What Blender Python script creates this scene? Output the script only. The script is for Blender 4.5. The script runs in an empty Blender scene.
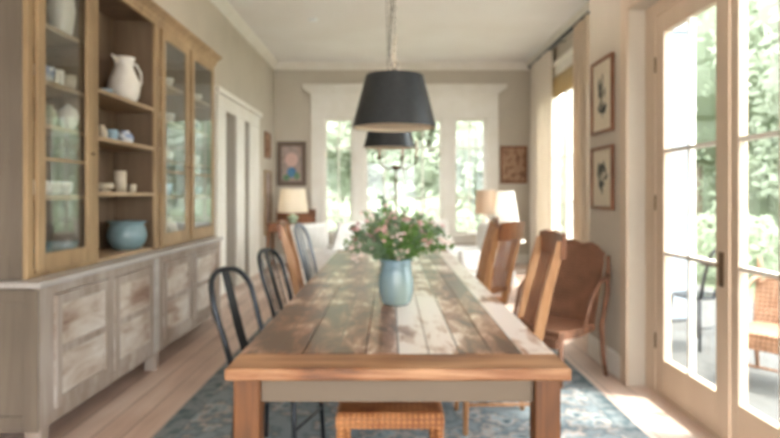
import bpy, math, random
from mathutils import Vector, Matrix
R = random.Random(11)
SC = bpy.context.scene
COL = SC.collection
EYE, F, CX, CY = 1.3, 600.0, 390.0, 195.0
pi = math.pi

def P(x, y, Y):
    return ((x-CX)*Y/F, Y, EYE-(y-CY)*Y/F)

# ------------------------------------------------------------------ materials
def lin(h):
    h = h.lstrip('#')
    v = [int(h[i:i+2], 16)/255 for i in (0, 2, 4)]
    return tuple((c/12.92 if c <= .04045 else ((c+.055)/1.055)**2.4) for c in v)+(1,)
MATS = {}
def new_mat(name):
    m = bpy.data.materials.new(name); m.use_nodes = True
    MATS[name] = m
    return m, m.node_tree, m.node_tree.nodes['Principled BSDF']
def mat(name, c, rough=.6, metal=0, c2=None, scale=8, bump=0, stretch=(1,1,1), detail=3, spec=.5, emit=0, sheen=0):
    m, nt, b = new_mat(name)
    b.inputs['Base Color'].default_value = lin(c)
    b.inputs['Roughness'].default_value = rough
    b.inputs['Metallic'].default_value = metal
    b.inputs['Specular IOR Level'].default_value = spec
    if c2 or bump:
        tc = nt.nodes.new('ShaderNodeTexCoord'); mp = nt.nodes.new('ShaderNodeMapping')
        mp.inputs['Scale'].default_value = stretch
        nz = nt.nodes.new('ShaderNodeTexNoise'); nz.inputs['Scale'].default_value = scale
        nz.inputs['Detail'].default_value = detail
        nt.links.new(tc.outputs['Object'], mp.inputs[0]); nt.links.new(mp.outputs[0], nz.inputs['Vector'])
        if c2:
            cr = nt.nodes.new('ShaderNodeValToRGB')
            cr.color_ramp.elements[0].position = .36; cr.color_ramp.elements[0].color = lin(c)
            cr.color_ramp.elements[1].position = .64; cr.color_ramp.elements[1].color = lin(c2)
            nt.links.new(nz.outputs['Fac'], cr.inputs[0]); nt.links.new(cr.outputs[0], b.inputs['Base Color'])
        if bump:
            bp = nt.nodes.new('ShaderNodeBump'); bp.inputs['Strength'].default_value = bump
            bp.inputs['Distance'].default_value = .01
            nt.links.new(nz.outputs['Fac'], bp.inputs['Height']); nt.links.new(bp.outputs[0], b.inputs['Normal'])
    if emit:
        b.inputs['Emission Color'].default_value = lin(c); b.inputs['Emission Strength'].default_value = emit
    return m
def wood(name, cols, axis='Y', scale=5, rough=.55, grain=14, bump=.25, poss=None, board=0, board_axis='X', spec=.5):
    """grain stretched along an axis; cols = 3 or 4 colours of the ramp; board = plank width for a tone per plank"""
    m, nt, b = new_mat(name); L = nt.links.new
    tc = nt.nodes.new('ShaderNodeTexCoord')
    mp = nt.nodes.new('ShaderNodeMapping')
    s = {'X': (1/grain,1,1), 'Y': (1,1/grain,1), 'Z': (1,1,1/grain)}[axis]
    mp.inputs['Scale'].default_value = tuple(k*scale*3 for k in s)
    L(tc.outputs['Object'], mp.inputs[0])
    n1 = nt.nodes.new('ShaderNodeTexNoise'); n1.inputs['Scale'].default_value = 1.0
    n1.inputs['Detail'].default_value = 6; n1.inputs['Roughness'].default_value = .65
    n1.inputs['Distortion'].default_value = .6
    L(mp.outputs[0], n1.inputs['Vector'])
    fac = n1.outputs['Fac']
    n2 = nt.nodes.new('ShaderNodeTexNoise'); n2.inputs['Scale'].default_value = scale*.45
    L(tc.outputs['Object'], n2.inputs['Vector'])
    mx = nt.nodes.new('ShaderNodeMath'); mx.operation = 'MULTIPLY_ADD'
    mx.inputs[1].default_value = .5
    L(n2.outputs['Fac'], mx.inputs[0]); 
    h = nt.nodes.new('ShaderNodeMath'); h.operation = 'MULTIPLY'; h.inputs[1].default_value = .55
    L(fac, h.inputs[0]); L(h.outputs[0], mx.inputs[2]); fac = mx.outputs[0]
    if board:
        sx = nt.nodes.new('ShaderNodeSeparateXYZ'); L(tc.outputs['Object'], sx.inputs[0])
        d = nt.nodes.new('ShaderNodeMath'); d.operation = 'DIVIDE'; d.inputs[1].default_value = board
        L(sx.outputs[board_axis], d.inputs[0])
        fl = nt.nodes.new('ShaderNodeMath'); fl.operation = 'FLOOR'; L(d.outputs[0], fl.inputs[0])
        wn = nt.nodes.new('ShaderNodeTexWhiteNoise'); wn.noise_dimensions = '1D'; L(fl.outputs[0], wn.inputs['W'])
        a = nt.nodes.new('ShaderNodeMath'); a.operation = 'MULTIPLY_ADD'; a.inputs[1].default_value = .22
        L(wn.outputs['Value'], a.inputs[0]); L(fac, a.inputs[2])
        sb = nt.nodes.new('ShaderNodeMath'); sb.operation = 'SUBTRACT'; sb.inputs[1].default_value = .11
        L(a.outputs[0], sb.inputs[0]); fac = sb.outputs[0]
    cr = nt.nodes.new('ShaderNodeValToRGB'); e = cr.color_ramp.elements
    poss = poss or ([.36, .52, .68] if len(cols) == 3 else [.34, .46, .58, .72])
    e[0].position = poss[0]; e[0].color = lin(cols[0])
    e[1].position = poss[-1]; e[1].color = lin(cols[-1])
    for p_, c_ in zip(poss[1:-1], cols[1:-1]):
        q = e.new(p_); q.color = lin(c_)
    L(fac, cr.inputs[0])
    col = cr.outputs[0]
    if board:
        fr = nt.nodes.new('ShaderNodeMath'); fr.operation = 'FRACT'; L(d.outputs[0], fr.inputs[0])
        lt = nt.nodes.new('ShaderNodeMath'); lt.operation = 'LESS_THAN'; lt.inputs[1].default_value = .03
        L(fr.outputs[0], lt.inputs[0])
        mc = nt.nodes.new('ShaderNodeMix'); mc.data_type = 'RGBA'
        L(lt.outputs[0], mc.inputs['Factor']); L(col, mc.inputs['A']); mc.inputs['B'].default_value = lin('#4d3a2c')
        col = mc.outputs['Result']
    L(col, b.inputs['Base Color'])
    b.inputs['Roughness'].default_value = rough; b.inputs['Specular IOR Level'].default_value = spec
    bp = nt.nodes.new('ShaderNodeBump'); bp.inputs['Strength'].default_value = bump; bp.inputs['Distance'].default_value = .004
    L(n1.outputs['Fac'], bp.inputs['Height']); L(bp.outputs[0], b.inputs['Normal'])
    return m
def weave(name, c1, c2, sx=60, sz=60, rough=.6):
    m, nt, b = new_mat(name); L = nt.links.new
    tc = nt.nodes.new('ShaderNodeTexCoord'); mp = nt.nodes.new('ShaderNodeMapping')
    L(tc.outputs['Object'], mp.inputs[0])
    w = []
    for dr, s in (('X', sx), ('Z', sz)):
        wv = nt.nodes.new('ShaderNodeTexWave'); wv.bands_direction = dr; wv.inputs['Scale'].default_value = s/6.28
        wv.inputs['Distortion'].default_value = 1.0
        L(mp.outputs[0], wv.inputs['Vector']); w.append(wv)
    mu = nt.nodes.new('ShaderNodeMath'); mu.operation = 'MULTIPLY'
    L(w[0].outputs['Fac'], mu.inputs[0]); L(w[1].outputs['Fac'], mu.inputs[1])
    nz = nt.nodes.new('ShaderNodeTexNoise'); nz.inputs['Scale'].default_value = 9; L(tc.outputs['Object'], nz.inputs['Vector'])
    ad = nt.nodes.new('ShaderNodeMath'); ad.operation = 'ADD'; L(mu.outputs[0], ad.inputs[0]); L(nz.outputs['Fac'], ad.inputs[1])
    cr = nt.nodes.new('ShaderNodeValToRGB'); e = cr.color_ramp.elements
    e[0].position = .35; e[0].color = lin(c1); e[1].position = 1.1 if False else .95; e[1].color = lin(c2)
    L(ad.outputs[0], cr.inputs[0]); L(cr.outputs[0], b.inputs['Base Color'])
    b.inputs['Roughness'].default_value = rough
    bp = nt.nodes.new('ShaderNodeBump'); bp.inputs['Strength'].default_value = .6; bp.inputs['Distance'].default_value = .01
    L(mu.outputs[0], bp.inputs['Height']); L(bp.outputs[0], b.inputs['Normal'])
    return m
def glass(name, tint='#ffffff', boost=1.0, ior=1.5):
    m = bpy.data.materials.new(name); m.use_nodes = True; nt = m.node_tree; nt.nodes.clear(); MATS[name] = m
    o = nt.nodes.new('ShaderNodeOutputMaterial'); mx = nt.nodes.new('ShaderNodeMixShader')
    tr = nt.nodes.new('ShaderNodeBsdfTransparent'); tr.inputs[0].default_value = lin(tint)
    gl = nt.nodes.new('ShaderNodeBsdfGlossy'); gl.inputs['Roughness'].default_value = .02
    lw_ = nt.nodes.new('ShaderNodeLayerWeight'); lw_.inputs['Blend'].default_value = .5
    pw = nt.nodes.new('ShaderNodeMath'); pw.operation = 'POWER'; pw.inputs[1].default_value = 5
    nt.links.new(lw_.outputs['Facing'], pw.inputs[0])
    fr = nt.nodes.new('ShaderNodeMath'); fr.operation = 'MULTIPLY_ADD'; fr.inputs[1].default_value = .96; fr.inputs[2].default_value = .04
    nt.links.new(pw.outputs[0], fr.inputs[0])
    mu = nt.nodes.new('ShaderNodeMath'); mu.operation = 'MULTIPLY'; mu.inputs[1].default_value = boost; mu.use_clamp = True
    L = nt.links.new
    L(fr.outputs[0], mu.inputs[0]); L(mu.outputs[0], mx.inputs[0]); L(tr.outputs[0], mx.inputs[1]); L(gl.outputs[0], mx.inputs[2])
    L(mx.outputs[0], o.inputs[0])
    return m
def translucent(name, c, amount=.5, emit=0, emc='#ffe2b8'):
    m, nt, b = new_mat(name); L = nt.links.new
    b.inputs['Base Color'].default_value = lin(c); b.inputs['Roughness'].default_value = .9
    out = [n for n in nt.nodes if n.type == 'OUTPUT_MATERIAL'][0]
    t = nt.nodes.new('ShaderNodeBsdfTranslucent'); t.inputs[0].default_value = lin(c)
    mx = nt.nodes.new('ShaderNodeMixShader'); mx.inputs[0].default_value = amount
    L(b.outputs[0], mx.inputs[1]); L(t.outputs[0], mx.inputs[2]); L(mx.outputs[0], out.inputs[0])
    return m

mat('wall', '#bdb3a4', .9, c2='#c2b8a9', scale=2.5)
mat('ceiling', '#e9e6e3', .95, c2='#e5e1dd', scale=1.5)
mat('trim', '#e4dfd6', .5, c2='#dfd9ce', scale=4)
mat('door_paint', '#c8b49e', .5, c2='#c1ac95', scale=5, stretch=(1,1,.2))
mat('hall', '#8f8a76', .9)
wood('floor', ['#a58979', '#c6ab9b', '#d8c5b8'], 'Y', 2.2, .42, 16, .2, board=.16)
wood('table_top', ['#4a281b', '#845438', '#b48d78', '#ecdfd8'], 'Y', 4.6, .30, 3.5, .2, [.39,.45,.50,.56], board=.21, spec=.8)
MATS['table_top'].node_tree.nodes['Principled BSDF'].inputs['Coat Weight'].default_value = .4
MATS['table_top'].node_tree.nodes['Principled BSDF'].inputs['Coat Roughness'].default_value = .2
wood('table_end', ['#452611', '#875530', '#b38660'], 'X', 5, .42, 9, .3, [.40,.49,.60])
wood('table_leg', ['#3a200e', '#69401e', '#865327'], 'Z', 7, .5, 14, .5)
mat('apron', '#6a5b4a', .6, c2='#726250', scale=6, stretch=(.2,1,1))
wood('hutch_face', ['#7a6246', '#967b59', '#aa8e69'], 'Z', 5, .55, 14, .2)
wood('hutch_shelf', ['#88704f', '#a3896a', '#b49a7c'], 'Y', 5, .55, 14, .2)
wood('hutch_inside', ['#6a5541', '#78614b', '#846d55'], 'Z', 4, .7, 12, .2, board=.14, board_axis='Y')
wood('hutch_side', ['#5e5346', '#6a5e51', '#766a5c'], 'Z', 4, .6, 12, .2)  # grey-brown end wood, darkened further to paint in shade on the near end
wood('washed', ['#75594a', '#978070', '#b5a799', '#cbc4bb'], 'Y', 3.0, .6, 4, .3, [.40,.48,.56,.66])
wood('washed_frame', ['#7f6d5e', '#96877a', '#ada298'], 'Z', 4, .6, 10, .3)
wood('washed_top', ['#98918a', '#aaa39c', '#bab5b0'], 'Y', 4, .45, 10, .2)
wood('chair_wood', ['#5e3722', '#82502f', '#9c6844'], 'Z', 9, .38, 10, .2)
wood('chair_wood_light', ['#916540', '#b08057', '#c79b74'], 'Z', 9, .38, 10, .2)
wood('dark_wood', ['#5c3a24', '#7b4d30', '#91603f'], 'Z', 8, .45, 10, .2)
mat('black_metal', '#36393d', .35, metal=.6)
mat('grey_metal', '#7d858d', .4, metal=.5)
mat('shade_black', '#23272a', .42, c2='#2a2e31', scale=40)
mat('diffuser', '#d9ccb6', .9)
translucent('shade_inner', '#f2e6d0', .2)
mat('bulb', '#ffe9c8', .4, emit=1)
mat('nickel', '#8f8a83', .3, metal=.9)
mat('brass', '#6d5a46', .4, metal=.7)
translucent('candle', '#e8cfc0', .3)
translucent('lamp_cream', '#efe7d8', .45)
translucent('lamp_white', '#f6f3ee', .5)
translucent('lamp_beige', '#cdb9a3', .4)
mat('celadon', '#8a9a82', .25)
mat('white_fabric', '#ebe8e3', .95, c2='#e2ded8', scale=9)
mat('brown_fabric', '#8a7362', .95)
translucent('curtain', '#dccbb6', .3)
translucent('curtain_light', '#e9e0d4', .4)
translucent('bamboo', '#cdb994', .35)
glass('window_glass', '#fbfdfc', .8)
glass('cabinet_glass', '#f8faf9', 1.3)
mat('ceramic_white', '#e6e0d6', .22, c2='#dbd4c8', scale=7)
mat('ceramic_blue', '#8fa9b8', .22, c2='#a3bac6', scale=7)
mat('ceramic_teal', '#6a8084', .25, c2='#768c8f', scale=9)
mat('ceramic_cream', '#c9bca6', .35, c2='#bcae97', scale=8)
mat('ceramic_pattern', '#8294b4', .25, c2='#dcdad6', scale=26, detail=1)
mat('ceramic_green', '#7c8468', .3, c2='#b7b49c', scale=14)
mat('glaze', '#6f8c9b', .25, c2='#85958f', scale=6, stretch=(1,1,.5))
mat('leaf', '#557a34', .55, c2='#739450', scale=6)
mat('leaf_soft', '#5f7a58', .6, c2='#7b9072', scale=6)
mat('stem', '#5c7340', .6)
mat('pink', '#b58a86', .7, c2='#c8a6a0', scale=10)
mat('blush', '#cdb8ae', .7, c2='#d8c8c0', scale=10)
mat('white_petal', '#ebe6de', .7)
weave('rattan', '#80451f', '#c98a55', 90, 90)
weave('rattan_brown', '#553826', '#8c6047', 90, 90)
weave('rattan_pale', '#6b4a33', '#96725a', 60, 60)
mat('deck', '#52514f', .7, c2='#494846', scale=3, stretch=(8,.4,1))
mat('lawn', '#545c45', .95, c2='#606851', scale=1.3)
translucent('tree_leaf', '#a8b29c', .6)  # both leaf colours paled and greyed to stand in for haze and glare
translucent('tree_leaf_pale', '#b4bba9', .6)
mat('bark', '#8a7c70', .9)
mat('outside_white', '#eceff2', .6)
mat('column_paint', '#8f979f', .6)
mat('paper', '#cfc4ae', .8)

def paint(name, stops, scale):
    m, nt, b = new_mat(name); L = nt.links.new
    tc = nt.nodes.new('ShaderNodeTexCoord'); nz = nt.nodes.new('ShaderNodeTexNoise'); nz.inputs['Scale'].default_value = scale
    nz.inputs['Detail'].default_value = 2
    L(tc.outputs['Object'], nz.inputs['Vector'])
    cr = nt.nodes.new('ShaderNodeValToRGB'); e = cr.color_ramp.elements
    e[0].position = .32; e[0].color = lin(stops[0]); e[1].position = .7; e[1].color = lin(stops[-1])
    for i, c in enumerate(stops[1:-1]): e.new(.32+.38*(i+1)/(len(stops)-1)).color = lin(c)
    L(nz.outputs['Fac'], cr.inputs[0]); L(cr.outputs[0], b.inputs['Base Color']); b.inputs['Roughness'].default_value = .8
paint('print_brown', ['#6b4a38', '#8d6a52', '#b08f74', '#94705a'], 9)
paint('rug_field', ['#5d7680', '#7f96a0', '#a8a39c', '#8a97a0', '#b09a8f'], 9)
paint('rug_border', ['#4c5a5f', '#5f6d72', '#7f8486', '#6a7175'], 12)
# rug: faded oriental field with medallion rings
def rug_mat():
    m, nt, b = new_mat('rug'); L = nt.links.new
    tc = nt.nodes.new('ShaderNodeTexCoord'); mp = nt.nodes.new('ShaderNodeMapping'); L(tc.outputs['Object'], mp.inputs[0])
    vo = nt.nodes.new('ShaderNodeTexVoronoi'); vo.inputs['Scale'].default_value = 5.5; L(mp.outputs[0], vo.inputs['Vector'])
    wv = nt.nodes.new('ShaderNodeTexNoise'); wv.inputs['Scale'].default_value = 14; wv.inputs['Detail'].default_value = 4; L(mp.outputs[0], wv.inputs['Vector'])
    ad = nt.nodes.new('ShaderNodeMath'); ad.operation = 'MULTIPLY_ADD'; ad.inputs[1].default_value = .7
    L(vo.outputs['Distance'], ad.inputs[0]); L(wv.outputs['Fac'], ad.inputs[2])
    cr = nt.nodes.new('ShaderNodeValToRGB'); e = cr.color_ramp.elements
    e[0].position = .48; e[0].color = lin('#4a555a'); e[1].position = 1.0; e[1].color = lin('#7f888c')
    for p_, c_ in ((.58, '#66757b'), (.68, '#939da1'), (.76, '#a1958d'), (.86, '#5f6c73')): e.new(p_).color = lin(c_)
    L(ad.outputs[0], cr.inputs[0]); L(cr.outputs[0], b.inputs['Base Color']); b.inputs['Roughness'].default_value = .97
rug_mat()

# ------------------------------------------------------------------ mesh builder
class MB:
    def __init__(s): s.v = []; s.f = []
    def add(s, vs, fs):
        n = len(s.v); s.v += [tuple(v) for v in vs]; s.f += [tuple(i+n for i in f) for f in fs]; return s
    def box(s, x0, x1, y0, y1, z0, z1):
        x0, x1 = min(x0,x1), max(x0,x1); y0, y1 = min(y0,y1), max(y0,y1); z0, z1 = min(z0,z1), max(z0,z1)
        vs = [(x0,y0,z0),(x1,y0,z0),(x1,y1,z0),(x0,y1,z0),(x0,y0,z1),(x1,y0,z1),(x1,y1,z1),(x0,y1,z1)]
        return s.add(vs, [(0,3,2,1),(4,5,6,7),(0,1,5,4),(1,2,6,5),(2,3,7,6),(3,0,4,7)])
    def bar(s, a, b, w, h, w2=None, h2=None, up=(0,0,1)):
        a, b = Vector(a), Vector(b); d = (b-a).normalized(); up = Vector(up)
        if abs(d.dot(up)) > .95: up = Vector((0,1,0))
        sx = d.cross(up).normalized(); sy = sx.cross(d).normalized()
        w2 = w if w2 is None else w2; h2 = h if h2 is None else h2
        vs = []
        for p, ww, hh in ((a,w,h),(b,w2,h2)):
            for i, j in ((-1,-1),(1,-1),(1,1),(-1,1)): vs.append(p+sx*ww/2*i+sy*hh/2*j)
        return s.add(vs, [(0,1,2,3),(7,6,5,4),(0,4,5,1),(1,5,6,2),(2,6,7,3),(3,7,4,0)])
    def tube(s, pts, r, n=10, closed=False):
        pts = [Vector(p) for p in pts]; m = len(pts)
        rr = r if isinstance(r, (list, tuple)) else [r]*m
        vs = []; prev = None
        for i, p in enumerate(pts):
            if closed: t = pts[(i+1) % m]-pts[i-1]
            else: t = pts[min(i+1,m-1)]-pts[max(i-1,0)]
            t.normalize()
            if prev is None:
                u = Vector((0,0,1)) if abs(t.z) < .9 else Vector((1,0,0))
                u = (u-t*u.dot(t)).normalized()
            else: u = (prev-t*prev.dot(t)).normalized()
            prev = u; w = t.cross(u)
            for k in range(n):
                a = 2*pi*k/n; vs.append(p+(u*math.cos(a)+w*math.sin(a))*rr[i])
        fs = []
        for i in range(m if closed else m-1):
            for k in range(n):
                a = i*n+k; b = i*n+(k+1) % n; j = (i+1) % m
                fs.append((a, b, j*n+(k+1) % n, j*n+k))
        if not closed: fs += [tuple(range(n-1,-1,-1)), tuple((m-1)*n+k for k in range(n))]
        return s.add(vs, fs)
    def lathe(s, prof, c=(0,0,0), n=28, cap=True):
        vs = []; fs = []
        for r, z in prof:
            for k in range(n):
                a = 2*pi*k/n; vs.append((c[0]+r*math.cos(a), c[1]+r*math.sin(a), c[2]+z))
        for i in range(len(prof)-1):
            for k in range(n):
                q = (k+1) % n; fs.append((i*n+k, i*n+q, (i+1)*n+q, (i+1)*n+k))
        if cap:
            fs.append(tuple(range(n-1,-1,-1)))
            if prof[-1][0] > 1e-4: fs.append(tuple((len(prof)-1)*n+k for k in range(n)))
        return s.add(vs, fs)
    def prism(s, outline, axis, a, b):
        """outline 2D extruded along axis from a to b; X:(y,z) Y:(x,z) Z:(x,y)"""
        def q(u, v, t): return {'X': (t,u,v), 'Y': (u,t,v), 'Z': (u,v,t)}[axis]
        n = len(outline)
        vs = [q(u,v,a) for u,v in outline]+[q(u,v,b) for u,v in outline]
        fs = [tuple(range(n-1,-1,-1)), tuple(range(n,2*n))]+[(i,(i+1)%n,n+(i+1)%n,n+i) for i in range(n)]
        return s.add(vs, fs)
    def ball(s, c, r, sq=(1,1,1), n=10, m=7):
        prof = [(max(1e-4, math.sin(pi*i/m)), -math.cos(pi*i/m)) for i in range(m+1)]
        vs = []; fs = []
        for rad, z in prof:
            for k in range(n):
                a = 2*pi*k/n; vs.append((c[0]+r*rad*math.cos(a)*sq[0], c[1]+r*rad*math.sin(a)*sq[1], c[2]+r*z*sq[2]))
        for i in range(m):
            for k in range(n):
                q = (k+1) % n; fs.append((i*n+k, i*n+q, (i+1)*n+q, (i+1)*n+k))
        return s.add(vs, fs)
    def build(s, name, m, parent=None, bevel=0, smooth=False, sub=0, world=False):
        o_ = Vector(ORG.get(parent.name, (0,0,0))) if (parent and world) else Vector((0,0,0))
        me = bpy.data.meshes.new(name)
        me.from_pydata([tuple(Vector(v)-o_) for v in s.v], [], s.f); me.validate(); me.update()
        ob = bpy.data.objects.new(name, me); COL.objects.link(ob)
        me.materials.append(MATS[m])
        if parent: ob.parent = parent; ORG[ob.name] = tuple(o_)
        import bmesh
        bm = bmesh.new(); bm.from_mesh(me); bmesh.ops.recalc_face_normals(bm, faces=bm.faces)
        bm.to_mesh(me); bm.free()
        if smooth:
            for p in me.polygons: p.use_smooth = True
            if smooth == 'auto':
                try: me.set_sharp_from_angle(angle=math.radians(40))
                except Exception: pass
        if bevel:
            b = ob.modifiers.new('bevel', 'BEVEL'); b.width = bevel; b.segments = 2; b.limit_method = 'ANGLE'
        if sub:
            b = ob.modifiers.new('sub', 'SUBSURF'); b.levels = sub; b.render_levels = sub
        return ob
ORG = {}
def thing(name, label, cat, loc=(0,0,0), rz=0, group=None):
    o = bpy.data.objects.new(name, None); COL.objects.link(o); o.empty_display_size = .1
    o.location = loc; o.rotation_euler = (0,0,rz); ORG[o.name] = tuple(loc)
    o['label'] = label; o['category'] = cat
    if group: o['group'] = group
    return o
def tag(o, label, cat, group=None, kind=None):
    o['label'] = label; o['category'] = cat
    if group: o['group'] = group
    if kind: o['kind'] = kind
    return o
def struct(o, label=None):
    o['kind'] = 'structure'
    if label: o['label'] = label
    return o
def sempty(name, loc=(0,0,0)):
    o = bpy.data.objects.new(name, None); COL.objects.link(o); o.location = loc; ORG[o.name] = tuple(loc)
    o['kind'] = 'structure'; return o
def copy_tree(o, parent=None):
    c = o.copy(); COL.objects.link(c)
    if parent: c.parent = parent
    ORG[c.name] = (0,0,0)
    for ch in list(o.children): copy_tree(ch, c)
    return c
def dup(root, loc, rz=0, label=None, group=None, sc=None):
    c = copy_tree(root); c.location = loc; c.rotation_euler = (0,0,rz)
    if label: c['label'] = label
    if group: c['group'] = group
    if sc: c.scale = sc
    return c
def remat(root, ma, mb):
    """give a copied tree its own mesh data with material ma swapped for mb"""
    for ch in root.children_recursive:
        if ch.type == 'MESH' and ch.data.materials and ch.data.materials[0] == MATS[ma]:
            ch.data = ch.data.copy(); ch.data.materials[0] = MATS[mb]

# ------------------------------------------------------------------ room shell
XL, XN, XR, YB, YF, H = -2.21, 1.63, 2.667, 11.43, -3.2, 3.80
PLAN = [(-4.2,YF-.2),(XN+.2,YF-.2),(XN+.2,4.9),(XR+.2,7.0),(XR+.2,YB+.2),(-4.2,YB+.2)]
struct(MB().prism(PLAN, 'Z', -.12, 0).build('floor', 'floor'))
struct(MB().prism(PLAN, 'Z', H, H+.15).build('ceiling', 'ceiling'))
m = MB().box(XL-.16, -1.7, YF-.2, YF, 0, H).box(1.1, XN+.2, YF-.2, YF, 0, H).box(-1.7, 1.1, YF-.2, YF, 2.7, H)
struct(m.build('wall_front', 'wall'))  # unseen end wall added to limit the light from behind the camera
# back wall with three window openings
bx = lambda px: (px-CX)*YB/F
bz = lambda py: EYE-(py-CY)*YB/F
WB = [(bx(324), bx(353)), (bx(365), bx(442)), (bx(454), bx(486))]
ZB0, ZB1 = .55, bz(118.5)
m = MB(); edges = [XL-.2]+[e for w in WB for e in w]+[XR+.2]
for i in range(0, len(edges), 2): m.box(edges[i], edges[i+1], YB, YB+.2, ZB0, ZB1)
m.box(XL-.2, XR+.2, YB, YB+.2, 0, ZB0); m.box(XL-.2, XR+.2, YB, YB+.2, ZB1, H)
struct(m.build('wall_back', 'wall'))
# left wall with two cased openings
OA, OB, OZ = (7.99, 8.55), (9.02, 9.34), 2.42
m = MB()
for a, b in ((YF, OA[0]), (OA[1], OB[0]), (OB[1], YB)): m.box(XL-.16, XL, a, b, 0, OZ)
m.box(XL-.16, XL, YF, YB, OZ, H)
struct(m.build('wall_left', 'wall'))
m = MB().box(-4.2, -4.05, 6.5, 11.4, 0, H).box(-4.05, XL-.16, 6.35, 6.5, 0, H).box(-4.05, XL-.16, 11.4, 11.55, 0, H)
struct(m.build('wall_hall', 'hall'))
# near right wall with the opening of the garden doors
DY0, DY1, DZ = 2.16, 4.09, 2.56
m = MB().box(XN, XN+.2, YF, -2.7, 0, H).box(XN, XN+.2, -2.7, -.2, 2.6, H).box(XN, XN+.2, -.2, DY0, 0, H).box(XN, XN+.2, DY1, 4.9, 0, H).box(XN, XN+.2, DY0, DY1, DZ, H)  # unseen opening behind the camera added for light from the right
struct(m.build('wall_right', 'wall'))
# slanting bay wall and far right wall with its window
bay = lambda t_: [(XN+(XR-XN)*t_[0], 4.9+2.15*t_[0]), (XN+.2+(XR-XN)*t_[0], 4.9+2.1*t_[0]), (XN+.2+(XR-XN)*t_[1], 4.9+2.1*t_[1]), (XN+(XR-XN)*t_[1], 4.9+2.15*t_[1])]
m = MB().prism(bay((0,.1)), 'Z', 0, H).prism(bay((.9,1)), 'Z', 0, H).prism(bay((.1,.9)), 'Z', 0, .5).prism(bay((.1,.9)), 'Z', 3.2, H)
struct(m.build('wall_bay', 'wall'))
w = sempty('window_5', (2.2, 6.0, .5)); q0 = Vector((XN+.1+.1*1.037, 5.11, 0)); q1 = Vector((XN+.1+.9*1.037, 6.81, 0))  # unseen window added in the bay wall to let in more daylight
f = MB()
for t_ in (.01, .335, .665, .99):
    c_ = q0.lerp(q1, t_); f.box(c_.x-.025, c_.x+.025, c_.y-.025, c_.y+.025, .5, 3.2)
for z_ in (.53, 1.2, 1.9, 3.17): f.bar(q0+Vector((0,0,z_)), q1+Vector((0,0,z_)), .05, .05 if z_ in (.53, 3.17) else .02)
f.build('window_frame', 'trim', w, world=True)
f = MB(); f.bar(q0+Vector((0,0,1.85)), q1+Vector((0,0,1.85)), .004, 2.6); f.build('glass_pane', 'window_glass', w, world=True)
SY0, SY1, SZ0, SZ1 = 7.9, 10.3, .55, 3.2
m = MB().box(XR, XR+.2, 6.99, SY0, 0, H).box(XR, XR+.2, SY1, YB, 0, H).box(XR, XR+.2, SY0, SY1, 0, SZ0).box(XR, XR+.2, SY0, SY1, SZ1, H)
struct(m.build('wall_right_far', 'wall'))
# crown mouldings
ch = .12
def crown(d): return [(0,0),(0,-ch),(d*.02,-ch),(d*.04,-ch+.02),(d*.09,-.04),(d*.11,-.02),(d*.11,0)]
struct(MB().prism([(XL+a, H+b) for a,b in crown(1)], 'Y', YF, YB).build('trim_1', 'trim'))
struct(MB().prism([(YB-a, H+b) for a,b in crown(1)], 'X', XL, XR).build('trim_2', 'trim'))
struct(MB().prism([(XR-a, H+b) for a,b in crown(1)], 'Y', 7.0, YB).build('trim_3', 'trim'))
struct(MB().prism([(XN-a, H+b) for a,b in crown(1)], 'Y', YF, 4.9).build('trim_4', 'trim'))
# baseboards
def base(name, fn):
    struct(fn(MB()).build(name, 'trim', bevel=.006))
base('baseboard_right', lambda m: m.box(XN-.018, XN, DY1+.12, 4.9, 0, .17).box(XN-.018, XN, -.2, DY0-.12, 0, .17))
base('baseboard_right_far', lambda m: m.box(XR-.018, XR, 7.05, YB, 0, .17))
base('baseboard_back', lambda m: m.box(XL, XR, YB-.018, YB, 0, .17))
base('baseboard_left', lambda m: m.box(XL, XL+.018, YF, 7.6, 0, .17).box(XL, XL+.018, 10.02, YB, 0, .17))

# back window wall: casing, header, three sashes
y = YB
m = MB()
cx0, cx1 = bx(311), bx(498)
for a, b in ((cx0, WB[0][0]), (WB[0][1], WB[1][0]), (WB[1][1], WB[2][0]), (WB[2][1], cx1)): m.box(a, b, y-.04, y, ZB0-.02, ZB1+.02)
m.box(cx0, cx1, y-.045, y, ZB1, bz(93)); m.box(cx0-.05, cx1+.05, y-.07, y, bz(93), bz(91))
m.box(bx(303), bx(506), y-.12, y, bz(89), bz(85)).box(bx(305.5), bx(503.5), y-.09, y, bz(91), bz(89))
m.box(cx0-.06, cx1+.06, y-.1, y, ZB0-.05, ZB0).box(cx0, cx1, y-.035, y, ZB0-.16, ZB0-.05)
struct(m.build('trim_5', 'trim', bevel=.006))
hz = [bz(148), bz(198)]
for i, (a, b) in enumerate(WB):
    w = sempty('window_%d' % (i+1), ((a+b)/2, y, ZB0))
    f = MB(); t = .045
    f.box(a, a+t, y+.03, y+.09, ZB0, ZB1).box(b-t, b, y+.03, y+.09, ZB0, ZB1).box(a+t, b-t, y+.03, y+.09, ZB0, ZB0+.06).box(a+t, b-t, y+.03, y+.09, ZB1-t, ZB1)
    f.build('window_frame', 'trim', w, world=True)
    g = MB(); n = (2, 4, 2)[i]
    for k in range(1, n):
        xx = a+(b-a)*k/n; g.box(xx-.014, xx+.014, y+.045, y+.075, ZB0+.06, ZB1-t)
    for z in hz+[ZB0+.75*(hz[1]-ZB0)*.6]: g.box(a+t, b-t, y+.047, y+.073, z-.014, z+.014)
    g.build('muntin', 'trim', w, world=True)
    MB().box(a+t, b-t, y+.058, y+.062, ZB0+.06, ZB1-t).build('glass_pane', 'window_glass', w, world=True)
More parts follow.
